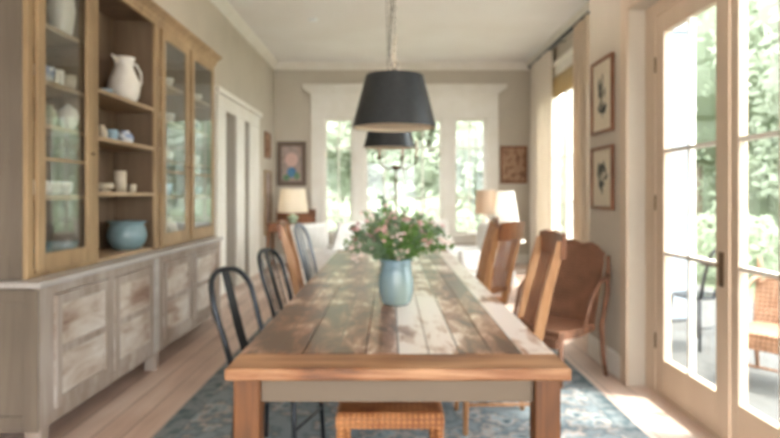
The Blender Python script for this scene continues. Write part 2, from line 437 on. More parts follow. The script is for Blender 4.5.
# right window
w = sempty('window_4', (XR, 9.1, SZ0)); x = XR
f = MB(); t = .05
f.box(x+.03, x+.09, SY0, SY0+t, SZ0, SZ1).box(x+.03, x+.09, SY1-t, SY1, SZ0, SZ1).box(x+.03, x+.09, SY0, SY1, SZ0, SZ0+.06).box(x+.03, x+.09, SY0, SY1, SZ1-t, SZ1)
f.box(x+.0, x+.1, 9.06, 9.16, SZ0, SZ1)
f.build('window_frame', 'trim', w, world=True)
g = MB()
for yy in (8.5, 9.72): g.box(x+.045, x+.075, yy-.01, yy+.01, SZ0, SZ1)
for zz in (1.2, 1.9): g.box(x+.045, x+.075, SY0, SY1, zz-.01, zz+.01)
g.build('muntin', 'trim', w, world=True)
MB().box(x+.058, x+.062, SY0+t, SY1-t, SZ0+.06, SZ1-t).build('glass_pane', 'window_glass', w, world=True)
m = MB().box(x-.035, x, SY0-.13, SY0, SZ0, SZ1).box(x-.035, x, SY1, SY1+.13, SZ0, SZ1).box(x-.04, x, SY0-.13, SY1+.13, SZ1, 3.34).box(x-.09, x, SY0-.18, SY1+.18, 3.34, 3.40)
m.box(x-.08, x, SY0-.16, SY1+.16, SZ0-.05, SZ0)
struct(m.build('trim_6', 'trim', bevel=.006))
# left wall casings and the reveal linings
m = MB(); x = XL
for a, b in ((7.6, OA[0]), (OA[1], OB[0]), (OB[1], 10.02)): m.box(x, x+.03, a, b, 0, OZ)
m.box(x, x+.035, 7.6, 10.02, OZ, 2.60).box(x, x+.07, 7.54, 10.08, 2.60, 2.67)
struct(m.build('trim_7', 'trim', bevel=.005))
for i, (a, b) in enumerate((OA, OB)):
    d = sempty('door_%d' % (i+3), (x-.4, b, 0))
    MB().box(x-.42, x-.16, b-.0, b+.04, 0, OZ-.02).build('door_panel', 'trim', d, world=True, bevel=.004)
# garden doors: jambs, head and casing in the recess
m = MB()
m.box(XN+.11, XN+.2, 3.94, DY1, 0, DZ).box(XN+.11, XN+.2, DY0, 2.24, 0, DZ).box(XN+.11, XN+.2, 2.24, 3.94, 2.47, DZ)
m.box(XN+.11, XN+.2, 2.24, 3.94, 0, .02)
struct(m.build('trim_8', 'door_paint', bevel=.004))
m = MB()
m.box(XN-.02, XN, DY1, DY1+.11, 0, DZ+.12).box(XN-.02, XN, DY0-.11, DY0, 0, DZ+.12).box(XN-.02, XN, DY0, DY1, DZ, DZ+.12)
struct(m.build('trim_9', 'door_paint', bevel=.004))
def french(n, y0, y1, gy0, gy1, hside):
    d = sempty('door_%d' % n, (1.76, (y0+y1)/2, .02)); x0, x1 = 1.742, 1.79
    z0, z1, gz0, gz1 = .022, 2.465, .25, 2.34
    f = MB().box(x0, x1, y0, gy0, z0, z1).box(x0, x1, gy1, y1, z0, z1).box(x0, x1, gy0, gy1, z0, gz0).box(x0, x1, gy0, gy1, gz1, z1)
    f.build('door_sash', 'door_paint', d, world=True, bevel=.004)
    g = MB(); ym = (gy0+gy1)/2
    g.box(x0+.006, x1-.006, ym-.012, ym+.012, gz0, gz1)
    for z in (.93, 1.58): g.box(x0+.006, x1-.006, gy0, gy1, z-.012, z+.012)
    g.build('muntin', 'trim', d, world=True)
    MB().box(x0+.022, x0+.027, gy0, gy1, gz0, gz1).build('glass_pane', 'window_glass', d, world=True)
    if hside:
        h = MB().box(x0-.008, x0, hside-.018, hside+.018, .82, 1.0)
        h.tube([(x0-.008, hside, .93), (x0-.05, hside, .93), (x0-.052, hside+.05, .93), (x0-.05, hside+.11, .925)], .008, 8)
        h.build('door_handle', 'brass', d, world=True, smooth='auto')['label'] = 'dark metal lever handle'
    for zz in (.35, 1.25, 2.15):
        hy = y1-.005 if n == 1 else y0+.005
        MB().tube([(x0-.004, hy, zz-.05), (x0-.004, hy, zz+.05)], .008, 8).build('hinge', 'brass', d, world=True)
french(1, 3.09, 3.935, 3.21, 3.82, 3.15)
french(2, 2.245, 3.07, 2.37, 3.00, None)

# ------------------------------------------------------------------ outside
struct(MB().box(XN+.2, 4.6, -3, 9.5, -.2, -.04).build('deck', 'deck'))
struct(MB().box(-30, 45, -12, 60, -.5, -.21).build('lawn', 'lawn'))
def column(x, y, lab):
    c = thing('porch_column', lab, 'column', (x, y, -.04), 0, 'porch columns')
    MB().box(-.11,.11,-.11,.11,0.16,3.1).build('shaft', 'column_paint', c, bevel=.008)
    MB().box(-.14,.14,-.14,.14,0,.16).build('base', 'column_paint', c, bevel=.01)
    MB().box(-.14,.14,-.14,.14,3.1,3.2).build('capital', 'column_paint', c, bevel=.01)
column(3.15, 6.6, 'square pale painted porch column seen through the hinge side of the closed glass door')
column(4.4, 5.4, 'square pale painted porch column out at the deck edge, seen in the right door')
def crown_leaves(mb, c, rx, rz, n, s, seed):
    r = random.Random(seed)
    for _ in range(n):
        while True:
            p = Vector((r.uniform(-1,1), r.uniform(-1,1), r.uniform(-1,1)))
            if .35 < p.length < 1: break
        lump = 1+.22*math.sin(p.x*7+seed)*math.cos(p.z*6+seed*2)
        q = Vector((c[0]+p.x*rx*lump, c[1]+p.y*rx*lump, c[2]+p.z*rz*lump))
        a = Vector((r.gauss(0,1), r.gauss(0,1), r.gauss(0,1))).normalized(); b = a.orthogonal().normalized(); k = s*r.uniform(.6,1.3)
        mb.add([q-a*k, q+b*k*.5, q+a*k, q-b*k*.5], [(0,1,2,3)])
def tree(x, y, h, rx, lab, m='tree_leaf', seed=1, n=1500, grp=None, s=.2):
    t = thing('garden_tree', lab, 'tree', (x, y, -.21), 0, grp)
    MB().tube([(0,0,0),(.05,0,h*.3),(-.04,.05,h*.6),(.02,0,h*.85)], [.16,.12,.08,.03], 8).build('trunk', 'bark', t, smooth=True)
    mb = MB(); crown_leaves(mb, (0,0,h*.54), rx, h*.48, int(n*2.4), s*.7, seed)
    r = random.Random(seed)
    for _ in range(16):
        u = Vector((r.gauss(0,1), r.gauss(0,1), r.gauss(0,1))).normalized()*.45
        mb.ball((u.x*rx, u.y*rx, h*.54+u.z*h*.48), rx*.42, (1,1,h*.2/rx+.3), 9, 6)
    mb.build('foliage', m, t)
gL = 'garden trees beyond the windows'
tg = 'leafy green garden tree outside the back windows'
for i, (x, y, h, rx, mt) in enumerate([(-3.6,21,7,2.4,'tree_leaf_pale'),(-1.2,24,9,2.6,'tree_leaf'),(1.3,20,6.5,2.0,'tree_leaf_pale'),(4.0,23,8,2.6,'tree_leaf')]):
    tree(x, y, h, rx, tg, mt, 3+i, 1500, gL, .22)
tg = 'leafy green garden tree beyond the deck, seen through the glass garden doors'
for i, (x, y, h, rx, mt) in enumerate([(9.2,18,11,3.0,'tree_leaf'),(14.5,20,12,3.4,'tree_leaf_pale'),(9.6,12.0,9,2.3,'tree_leaf_pale'),(14.5,13.5,11,3.0,'tree_leaf')]):
    tree(x, y, h, rx, tg, mt, 9+i, 1600, 'garden trees beyond the deck', .22)
def hedge(x0, x1, y0, y1, h, lab, m, seed):
    t = thing('garden_hedge', lab, 'hedge', ((x0+x1)/2, (y0+y1)/2, -.21))
    rr = random.Random(seed); mb = MB(); L_ = math.hypot(x1-x0, y1-y0); n = int(L_/.9)
    for i in range(n+1):
        q = ((i/n-.5)*(x1-x0), (i/n-.5)*(y1-y0))
        mb.ball((q[0], q[1], h*.48), .8, (1, 1, h*.6), 9, 6)
        crown_leaves(mb, (q[0], q[1], h*.5), 1.1, h*.52, 330, .13, seed+i)
    mb.build('foliage', m, t)
hedge(-8, 9, 28, 28, 5.5, 'tall pale green hedge closing the garden behind the back windows', 'tree_leaf_pale', 50)
hedge(11, 21, 26, 13, 5.5, 'tall pale green hedge far beyond the deck and lawn', 'tree_leaf_pale', 90)
def shrub(x, y, h, rx, lab, grp, seed):
    t = thing('garden_shrub', lab, 'shrub', (x, y, -.21), 0, grp)
    mb = MB(); crown_leaves(mb, (0,0,h*.5), rx, h*.5, 900, .09, seed); mb.build('foliage', 'tree_leaf', t)
    mb = MB()
    for k in range(5): mb.tube([(0,0,0),(.3*rx*math.cos(k*1.3), .3*rx*math.sin(k*1.3), h*.6)], .015, 5)
    mb.build('stem', 'bark', t)
for i, (x, y) in enumerate([(-3.0,15.5),(-.9,15.8),(1.0,15.3),(3.1,15.8)]):
    shrub(x, y, 1.6, 1.1, 'low green shrub outside below the back windows', 'shrubs below the back windows', 20+i)
for i, (x, y) in enumerate([(6.0,10.6),(7.6,10.2),(7.4,8.4),(8.4,7.0)]):
    shrub(x, y, 1.3, .9, 'low green shrub on the lawn edge past the deck', 'shrubs past the deck', 30+i)

# ------------------------------------------------------------------ rug, table
rg = thing('area_rug', 'faded blue patterned rug lying under the farm table', 'rug', (.06, 3.6, 0))
MB().box(-1.3,1.3,-3.0,3.0,.001,.010).build('rug_field', 'rug', rg, bevel=.002)
b = MB()
for x0 in (-1.32, 1.20): b.box(x0, x0+.12, -3.02, 3.02, .001, .012)
b.box(-1.2,1.2,-3.02,-2.9,.001,.012).box(-1.2,1.2,2.9,3.02,.001,.012)
b.build('rug_border', 'rug_border', rg)['label'] = 'darker blue border band'

TX0, TX1, TY0, TY1, TZ, TT = -.515, .565, 1.862, 5.9, .76, .038
tb = thing('farm_table', 'long rustic plank farm table with a painted apron, in the room centre', 'table', ((TX0+TX1)/2, (TY0+TY1)/2, 0))
m = MB(); nb = 5; wv_ = (TX1-TX0)/nb
for i in range(nb): m.box(TX0+i*wv_+.0012, TX0+(i+1)*wv_-.0012, TY0+.185, TY1-.185, TZ-TT+R.uniform(0,.002), TZ-R.uniform(0,.0015))
m.build('tabletop', 'table_top', tb, world=True, bevel=.003)['label'] = 'worn greyed long planks'
MB().box(TX0, TX1, TY0, TY0+.182, TZ-TT, TZ).build('end_board', 'table_end', tb, world=True, bevel=.006)
MB().box(TX0, TX1, TY1-.182, TY1, TZ-TT, TZ).build('end_board', 'table_end', tb, world=True, bevel=.006)
lw = .082; lx0, lx1 = TX0+.02, TX1-.035-lw+.01
zl = TZ-TT
for lx in (lx0, lx1):
    for ly in (TY0+.03, TY1-.03-lw): MB().box(lx, lx+lw, ly, ly+lw, .0125, zl).build('leg', 'table_leg', tb, world=True, bevel=.006)
az0 = zl-.085
MB().box(lx0+lw, lx1, TY0+.06, TY0+.082, az0, zl).build('apron', 'apron', tb, world=True, bevel=.002)
MB().box(lx0+lw, lx1, TY1-.082, TY1-.06, az0, zl).build('apron', 'apron', tb, world=True, bevel=.002)
for ax in (lx0+.03, lx1+lw-.052): MB().box(ax, ax+.022, TY0+.03+lw, TY1-.03-lw, az0, zl).build('apron', 'apron', tb, world=True, bevel=.002)

# ------------------------------------------------------------------ vase with flowers
vx, vy = (396-CX)*2.97/F, 2.97
vs = thing('flower_vase', 'blue-grey glazed pottery vase standing on the farm table, holding the flowers', 'vase', (vx, vy, TZ))
pr = [(.0,0),(.060,0),(.072,.014),(.084,.06),(.087,.10),(.083,.145),(.076,.175),(.075,.2),(.082,.225),(.076,.225),(.069,.2),(.070,.17),(.077,.14),(.080,.09),(.06,.02),(0,.015)]
MB().lathe(pr, n=36, cap=False).build('vase_body', 'glaze', vs, smooth=True)
MB().lathe([(.0765,.172),(.081,.178),(.0765,.184)], n=36, cap=False).build('neck_ring', 'glaze', vs, smooth=True)
def sprig(lab, dirx, diry, h, kind, seed, grp):
    r = random.Random(seed)
    t = thing({'p': 'pink_flower_sprig', 'w': 'blush_flower_sprig', 'g': 'leafy_sprig'}[kind], lab, 'flower' if kind != 'g' else 'foliage', (vx, vy, TZ+.02), 0, grp)
    k = .045/max(.001, math.hypot(dirx, diry)) if math.hypot(dirx, diry) > .045 else 1
    neck = Vector((dirx*k*.8, diry*k*.8, .19)); tip = Vector((dirx, diry, h))
    midp = neck.lerp(tip, .5)+Vector((0,0,.035))
    def pt(s_): return neck*(1-s_)**2+midp*2*s_*(1-s_)+tip*s_*s_
    MB().tube([Vector((-dirx*.06,-diry*.06,.01))]+[pt(k_/6) for k_ in range(7)], [.0022]*7+[.0012], 5).build('stem', 'stem', t)
    lf = MB()
    for k_ in range(44 if kind != 'g' else 60):
        s_ = r.uniform(.12, 1.0); c = pt(s_)
        a = Vector((r.gauss(0,1), r.gauss(0,1), r.gauss(.3,.7))).normalized(); b = a.orthogonal().normalized()
        b.rotate(Matrix.Rotation(r.uniform(0,6.28), 3, a)); ln = r.uniform(.018,.034)
        c = c+a*.004; tipn = a*ln; up = a.cross(b)*.004
        lf.add([c, c+tipn*.5+b*ln*.3+up, c+tipn, c+tipn*.5-b*ln*.3+up, c+tipn*.5-up], [(0,1,4),(1,2,4),(2,3,4),(3,0,4)])
    lf.build('leaves', 'leaf' if r.random() < .6 else 'leaf_soft', t)
    if kind != 'g':
        fm = MB()
        for j in range(7):
            c = pt(r.uniform(.6,1))+Vector((r.gauss(0,.02), r.gauss(0,.02), r.gauss(0,.018)))
            rad = r.uniform(.008,.015)
            fm.ball(c, rad*.55, n=6, m=4)
            ax = Vector((r.gauss(0,.5), r.gauss(-.4,.5), 1)).normalized(); o1 = ax.orthogonal().normalized()
            for q in range(6):
                d = o1.copy(); d.rotate(Matrix.Rotation(q*pi/3, 3, ax)); e = ax.cross(d)
                fm.add([c, c+d*rad*.7+e*rad*.45+ax*rad*.3, c+d*rad*1.3+ax*rad*.55, c+d*rad*.7-e*rad*.45+ax*rad*.3], [(0,1,2,3)])
        fm.build('blossom', 'pink' if kind == 'p' else 'blush', t)
k = 0
for i in range(58):
    ang = i*2.399; rad = .26*math.sqrt((i+.5)/58)
    dx, dy = rad*math.cos(ang)*1.12, rad*math.sin(ang)*.9
    h = .47-1.15*(rad**1.4)+R.uniform(-.06,.03)
    if i % 9 == 4: h += .07
    kind = 'pwgpgwg'[i % 7]
    lab, grp = {'p': ('sprig of small dusty pink flowers in the blue vase', 'pink flower sprigs in the vase'),
                'w': ('sprig of small blush white flowers in the blue vase', 'blush flower sprigs in the vase'),
                'g': ('green leafy sprig without flowers in the blue vase', 'leafy sprigs in the vase')}[kind]
    sprig(lab, dx, dy, h, kind, 100+i, grp)

# ------------------------------------------------------------------ pendants
PW = 8
def pendant(x, y, zb, lab, sc=1.04):
    t = thing('pendant_lamp', lab, 'pendant lamp', (x, y, zb), 0, 'black shade pendants over the table')
    rb, rt, hh = .243*sc, .166*sc, .30*sc
    MB().lathe([(rb,0),(rt,hh),(rt-.004,hh),(rb-.004,0)], n=48, cap=False).build('lamp_shade', 'shade_black', t, smooth='auto')
    MB().lathe([(rb-.0065,.001),(rt-.0065,hh-.002),(rt-.0055,hh-.002),(rb-.0055,.001)], n=48, cap=False).build('shade_lining', 'shade_inner', t, smooth='auto')['label'] = 'cream inner lining'
    MB().lathe([(rb-.010,.022),(0,.020)], n=40, cap=False).build('diffuser', 'diffuser', t)['label'] = 'cream disc closing the shade bottom'
    sp = MB()
    for q in range(3): sp.bar((0,0,hh-.004), ((rt-.006)*math.cos(q*2.094), (rt-.006)*math.sin(q*2.094), hh-.004), .006, .004)
    sp.build('spider', 'nickel', t)
    l = bpy.data.lights.new('pendant_fill_light', 'POINT'); l.energy = PW; l.color = (1, .96, .9); l.shadow_soft_size = .05  # fill added to brighten the ceiling through the open shade top
    lo = bpy.data.objects.new('pendant_fill_light', l); COL.objects.link(lo); lo.location = (x, y, zb+hh-.07)
    MB().lathe([(0,0),(.022,.0),(.026,.03),(.012,.05),(0,.05)], (0,0,hh), 16).build('cap', 'nickel', t, smooth=True)
    MB().tube([(.0+.02*math.cos(a), 0, hh+.068+.02*math.sin(a)) for a in [i*pi/8 for i in range(16)]], .004, 6, closed=True).build('ring', 'black_metal', t, smooth=True)
    ch_ = MB(); z = hh+.088; top = H-zb-.03; i = 0
    while z < top:
        pts = []
        for q in range(8):
            a = q*pi/4; u = .010*math.cos(a); v = .020*math.sin(a)
            pts.append((u if i % 2 else 0, 0 if i % 2 else u, z+.018+v))
        ch_.tube(pts, .003, 5, closed=True); z += .033; i += 1
    ch_.build('chain', 'nickel', t, smooth=True)
    MB().tube([(-.012,0,hh+.05),(-.03,0,hh+.14),(-.012,0,hh+.5),(-.028,.0,hh+1.0),(-.012,0,H-zb-.02)], .003, 6).build('cord', 'black_metal', t, smooth=True)
    MB().lathe([(0,0),(.06,0),(.065,.01),(.065,.025),(0,.025)], (0,0,H-zb-.025), 24).build('canopy', 'nickel', t, smooth='auto')
pendant(4.5*3.6/F, 3.6, EYE+67*3.6/F, 'large black drum shade pendant lamp hanging nearest over the table')
pendant(-.5*5.3/F, 5.3, EYE+47*5.3/F, 'black shade pendant lamp farther down the table, partly behind the nearest', .95)

# candelabrum standing on the far end of the table
t = thing('candelabrum', 'tall dark brass candelabrum with pale candles at the far table end', 'candelabrum', (.055, 5.55, TZ))
hz_ = EYE+27*5.55/F-TZ
MB().lathe([(0,0),(.10,0),(.10,.012),(.05,.03),(.018,.06),(.012,.09)], n=24).build('base', 'brass', t, smooth='auto')
MB().lathe([(.010,.08),(.010,.3),(.018,.32),(.010,.34),(.009,hz_-.03),(.03,hz_-.01),(.05,hz_),(.05,hz_+.012),(.0,hz_+.03)], n=14).build('stem', 'brass', t, smooth='auto')
for i in range(5):
    a = i*2*pi/5; c, s_ = math.cos(a), math.sin(a)
    if i == 0: pass
    ar = MB().tube([(.03*c,.03*s_,hz_+.005),(.09*c,.09*s_,hz_-.012),(.15*c,.15*s_,hz_+.015),(.185*c,.185*s_,hz_+.055),(.19*c,.19*s_,hz_+.085)], .007, 8)
    ar.build('arm', 'brass', t, smooth=True)
    MB().lathe([(0,0),(.022,.004),(.026,.012),(.012,.014),(.012,.03),(0,.03)], (.19*c,.19*s_,hz_+.08), 14).build('candle_cup', 'brass', t, smooth='auto')
    MB().lathe([(.0095,0),(.0095,.15),(.003,.156)], (.19*c,.19*s_,hz_+.105), 10).build('candle', 'candle', t, smooth='auto')

# ------------------------------------------------------------------ sideboard (base) and hutch
SX, YS0, YS1, WZ = -1.73, 2.98, 6.18, .868
sb = thing('sideboard', 'long whitewashed panelled sideboard with four doors along the left wall', 'sideboard', (-1.97, (YS0+YS1)/2, 0))
bxm = MB()
fx = SX-.02
bxm.box(XL+.02, fx-.02, YS0+.03, YS1-.03, .13, WZ-.04)
bxm.build('body', 'washed_frame', sb, world=True)
# end panel (frame and inset) facing the room front
MB().box(XL+.02, SX-.02, YS0+.005, YS0+.03, .12, WZ-.03).build('end_panel', 'hutch_side', sb, world=True, bevel=.003)
e = MB().box(XL+.02, XL+.1, YS0-.008, YS0+.006, .12, WZ-.04).box(SX-.09, SX-.013, YS0-.008, YS0+.002, .12, WZ-.04)
e.box(XL+.1, SX-.09, YS0-.008, YS0+.006, .12, .2).box(XL+.1, SX-.09, YS0-.008, YS0+.006, WZ-.1, WZ-.04)
e.build('end_frame', 'hutch_side', sb, world=True, bevel=.003)
fr = MB()
for a, b in ((YS0,3.12),(3.72,3.80),(4.40,4.47),(4.50,4.62),(5.24,5.34),(6.07,YS1)): fr.box(SX-.045, SX-.015, a, b, .12, WZ-.04)
fr.box(SX-.046, SX-.0135, YS0-.001, YS1+.001, WZ-.085, WZ-.030).box(SX-.046, SX-.0135, YS0-.001, YS1+.001, .121, .18)
fr.build('face_frame', 'washed_frame', sb, world=True, bevel=.003)
for a, b in ((3.12,3.72),(3.80,4.40),(4.62,5.24),(5.34,6.07)):
    z0, z1 = .185, WZ-.09
    d = MB().box(SX-.035, SX-.012, a+.004, b-.004, z0, z1).build('door', 'washed', sb, world=True, bevel=.002)
    q = MB()
    st = .055
    q.box(SX-.012, SX-.002, a+.004, a+st, z0, z1).box(SX-.012, SX-.002, b-st, b-.004, z0, z1).box(SX-.012, SX-.002, a+st, b-st, z0, z0+st).box(SX-.012, SX-.002, a+st, b-st, z1-st, z1)
    zm = (z0+z1)/2
    q.box(SX-.012, SX-.003, a+st, b-st, zm-.02, zm+.02)
    q.build('door_rail', 'washed_frame', d, world=True, bevel=.002)
for a in (YS0, 4.43, YS1-.07): MB().box(SX-.085, SX-.005, a, a+.07, 0, .13).build('foot', 'washed_frame', sb, world=True, bevel=.004)
for a in (YS0, YS1-.07): MB().box(XL+.02, XL+.1, a, a+.07, 0, .13).build('foot', 'washed_frame', sb, world=True, bevel=.004)
MB().box(SX-.012, SX-.0, 4.42, 4.50, .13, WZ-.04).build('center_post', 'washed_top', sb, world=True, bevel=.003)
MB().box(XL+.005, SX+.012, YS0-.03, YS1+.02, WZ-.03, WZ).build('countertop', 'washed_top', sb, world=True, bevel=.008)

HX, YH0, YH1, HZ = -1.84, 3.04, 6.27, 2.70
hx0 = XL+.01
hu = thing('hutch', 'tall oak hutch with glass doors and open middle shelves on the sideboard', 'hutch', ((HX+hx0)/2, (YH0+YH1)/2, WZ))
z0 = WZ+.0015
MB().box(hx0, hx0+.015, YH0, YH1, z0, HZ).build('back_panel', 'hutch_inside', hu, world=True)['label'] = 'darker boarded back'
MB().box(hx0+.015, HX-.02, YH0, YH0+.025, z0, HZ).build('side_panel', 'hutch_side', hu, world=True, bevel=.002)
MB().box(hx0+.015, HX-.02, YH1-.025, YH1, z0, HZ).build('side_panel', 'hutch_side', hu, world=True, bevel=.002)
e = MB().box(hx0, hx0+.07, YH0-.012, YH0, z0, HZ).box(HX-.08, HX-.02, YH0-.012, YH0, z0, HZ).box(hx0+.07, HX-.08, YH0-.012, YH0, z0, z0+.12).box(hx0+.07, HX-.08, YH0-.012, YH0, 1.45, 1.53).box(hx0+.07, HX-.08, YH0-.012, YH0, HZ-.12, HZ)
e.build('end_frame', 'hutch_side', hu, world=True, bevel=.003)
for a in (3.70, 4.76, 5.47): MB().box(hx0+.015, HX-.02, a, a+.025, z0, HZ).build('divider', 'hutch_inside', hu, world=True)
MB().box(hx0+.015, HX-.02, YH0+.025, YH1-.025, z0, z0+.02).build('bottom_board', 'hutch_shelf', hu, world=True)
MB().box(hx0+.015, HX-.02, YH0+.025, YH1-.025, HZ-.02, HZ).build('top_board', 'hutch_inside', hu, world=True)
ff = MB()
for a, b in ((YH0,3.10),(3.69,3.79),(4.70,4.80),(5.43,5.52),(6.22,YH1)): ff.box(HX-.025, HX, a, b, z0, HZ)
ff.box(HX-.026, HX+.001, YH0-.001, YH1+.001, 2.64, HZ-.001)
ff.box(HX-.025, HX, 3.10, 3.69, z0, z0+.025).box(HX-.025, HX, 4.8, 5.43, z0, z0+.025).box(HX-.025, HX, 5.52, 6.22, z0, z0+.025)
ff.build('face_frame', 'hutch_face', hu, world=True, bevel=.003)
SHELF = {'side': [2.24, 1.93, 1.69, 1.30], 'mid': [1.98, 1.675, 1.32], 'far': [2.24, 1.93, 1.60, 1.30]}
for a, b, kk in ((3.065,3.70,'side'),(3.725,4.76,'mid'),(4.785,5.47,'far'),(5.495,6.245,'far')):
    for z in SHELF[kk]:
        MB().box(hx0+.015, HX-(.006 if kk == 'mid' else .035), a, b, z-.028, z).build('shelf', 'hutch_shelf', hu, world=True, bevel=.003)
for a, b, side in ((3.10,3.69,0),(4.80,5.43,0),(5.52,6.22,1)):
    z0d, z1d = WZ+.03, 2.635; s1 = .075
    d = MB()
    d.box(HX, HX+.02, a+.003, a+s1, z0d, z1d).box(HX, HX+.02, b-s1, b-.003, z0d, z1d).box(HX, HX+.02, a+s1, b-s1, z0d, .99).box(HX, HX+.02, a+s1, b-s1, 2.56, z1d)
    dd = d.build('glass_door', 'hutch_face', hu, world=True, bevel=.003)
    tl = .022 if a < 3.2 else .0
    MB().prism([(HX+.011,a+s1),(HX+.015,a+s1),(HX+.015-tl,b-s1),(HX+.011-tl,b-s1)], 'Z', .99, 2.56).build('glass_pane', 'cabinet_glass', dd, world=True)
    MB().box(HX+.005, HX+.016, a+s1, b-s1, 1.485, 1.50).build('muntin', 'hutch_face', dd, world=True)  # solid bar standing in for a garden door muntin reflected in the glass
    ky = b-.035 if not side else a+.035
    MB().lathe([(0,0),(.008,.0),(.008,.01),(.013,.02),(0,.026)], (0,0,0), 12).build('knob', 'brass', dd)
    kn = [c for c in dd.children if c.name.startswith('knob')][0]
    kn.rotation_euler = (0, pi/2, 0); kn.location = Vector((HX+.02, ky, 1.55))-Vector(ORG[hu.name])
cp = [(0,0),(0.02,0),(.035,.02),(.05,.05),(.085,.075),(.10,.085),(.10,.10),(0,.10)]
m = MB().prism([(HX-.03+a, HZ-.045+b) for a, b in cp], 'Y', YH0-.06, YH1+.07)
m.prism([(YH1-.01+a*.8, HZ-.045+b) for a, b in cp], 'X', hx0, HX)
m.prism([(YH0+.01-a*.8, HZ-.045+b) for a, b in cp], 'X', hx0, HX)
m.build('cornice', 'hutch_face', hu, world=True, bevel=.002)

# ---- crockery in the hutch (each piece its own thing)
def pot(name, lab, cat, px, Z, prof, m, X=-2.0, parts=(), grp=None, Y=None):
    """stand a turned piece on shelf height Z at the depth where its pixel column falls"""
    Yy = Y or F*abs(X)/(CX-px)
    o = MB().lathe(prof, n=26, cap=False).build(name, m, smooth=True)
    o.location = (X, Yy, Z+.0015); tag(o, lab, cat, grp)
    for pn, pts, r in parts: 
        q = MB().tube(pts, r, 8).build(pn, m, o, smooth=True)
    return o
def cup(w, h, t=.004, foot=.6): return [(0,0),(w*foot,0),(w*.9,h*.25),(w,h*.7),(w*.97,h),(w*.97-t,h),(w-t*1.5,h*.7),(w*.85,h*.28),(0,t*1.5)]
def jar(w, h): return [(0,0),(w*.6,0),(w*.9,h*.15),(w,h*.45),(w*.85,h*.75),(w*.5,h*.88),(w*.55,h),(w*.48,h),(w*.44,h*.88),(w*.8,h*.7),(w*.92,h*.4),(0,.006)]
def cyl(w, h): return [(0,0),(w,0),(w,h),(w-.004,h),(w-.005,.006),(0,.006)]
def bowl(w, h): return [(0,0),(w*.45,0),(w*.5,h*.06),(w*.85,h*.45),(w,h),(w*.98,h+.003),(w*.95,h),(w*.8,h*.48),(0,h*.1)]
# middle bay
pj = pot('pitcher', 'large white ceramic pitcher on the top open shelf of the hutch', 'pitcher', 124, 1.98,
    [(0,0),(.075,0),(.078,.012),(.105,.06),(.118,.12),(.112,.18),(.085,.24),(.066,.29),(.070,.33),(.082,.36),(.076,.36),(.060,.32),(.056,.29),(.075,.24),(.102,.18),(.106,.12),(0,.012)], 'ceramic_white', X=-2.02)
MB().tube([(0,.068,.33),(0,.11,.325),(0,.15,.27),(0,.155,.20),(0,.135,.15),(0,.112,.13)], .011, 8).build('handle', 'ceramic_white', pj, smooth=True)
MB().add([(0,-.07,.30),(-.03,-.066,.335),(.03,-.066,.335),(-.022,-.08,.355),(.022,-.08,.355),(0,-.105,.372),(0,-.112,.362)], [(0,1,3,5,6),(0,6,5,4,2),(1,0,2),(3,1,2,4)]).build('spout', 'ceramic_white', pj)
pj.rotation_euler = (0,0,-.5)
pot('saucer', 'small blue dish beside the white pitcher on the top shelf', 'dish', 104, 1.98, bowl(.06,.025), 'ceramic_blue', X=-1.93)
for px, w, h, mt, lab in ((102,.036,.10,'ceramic_cream','narrow cream jar, leftmost of three on the second open shelf'),(112,.042,.085,'ceramic_blue','pale blue cup between two jars on the second open shelf'),(125,.062,.10,'ceramic_pattern','squat blue and white jar, right of three on the second open shelf')):
    pot('jar' if w != .042 else 'cup', lab, 'jar' if w != .042 else 'cup', px, 1.675, jar(w,h) if w != .042 else cup(w,h), mt, X=-1.97)
pot('bowl', 'small cream bowl at the left end of the lowest open shelf', 'bowl', 104, 1.32, bowl(.065,.055), 'ceramic_cream', X=-1.97)
pot('canister', 'tall cream cylinder canister on the lowest open shelf', 'canister', 120, 1.32, cyl(.044,.155), 'ceramic_cream', X=-1.97)
pot('cup', 'tiny cream cup right of the canister on the lowest open shelf', 'cup', 132, 1.32, cup(.032,.06), 'ceramic_cream', X=-1.97)
bp_ = pot('cooking_pot', 'round blue-grey pottery bowl with a wide rim in the open bay bottom', 'pot', 127, WZ+.0215,
    [(0,0),(.08,0),(.10,.01),(.135,.06),(.145,.11),(.13,.165),(.118,.19),(.145,.205),(.15,.212),(.143,.212),(.11,.195),(.12,.165),(.135,.11),(.09,.02),(0,.012)], 'ceramic_teal', X=-1.99)
# left glass door
pot('vase', 'tall white vase on the highest shelf behind the left glass door', 'vase', 62, 2.24, [(0,0),(.05,0),(.06,.04),(.075,.16),(.066,.25),(.05,.29),(.055,.33),(.048,.33),(.044,.29),(0,.01)], 'ceramic_white', X=-1.96)
pot('bowl', 'deep blue patterned bowl behind the left glass door, second shelf', 'bowl', 50, 1.93, cup(.064,.09), 'ceramic_pattern', X=-1.95, Y=3.37)
pot('cup', 'round white cup behind the left glass door beside the blue bowl', 'cup', 67, 1.93, cup(.050,.095), 'ceramic_white', X=-1.95, Y=3.495)
pot('cup', 'right one of two round white cups on the second shelf', 'cup', 77, 1.93, cup(.045,.085), 'ceramic_cream', X=-1.93, Y=3.605)
pot('jar', 'dark green glazed jar behind the left glass door, third shelf', 'jar', 48, 1.69, jar(.05,.12), 'ceramic_green', X=-1.95, Y=3.42)
pot('ginger_jar', 'egg shaped white jar behind the left glass door, third shelf', 'jar', 69, 1.69, [(0,0),(.03,0),(.035,.01),(.055,.05),(.06,.085),(.048,.12),(.02,.14),(.012,.15),(0,.155)], 'ceramic_white', X=-1.93, Y=3.60)
for k_ in range(4):
    pot('cup', 'white cup in the row behind the left glass door, fourth shelf', 'cup', 46, 1.30, cup(.045,.08), 'ceramic_white', X=-1.95, Y=3.24+k_*.12, grp='white cups on the fourth shelf')
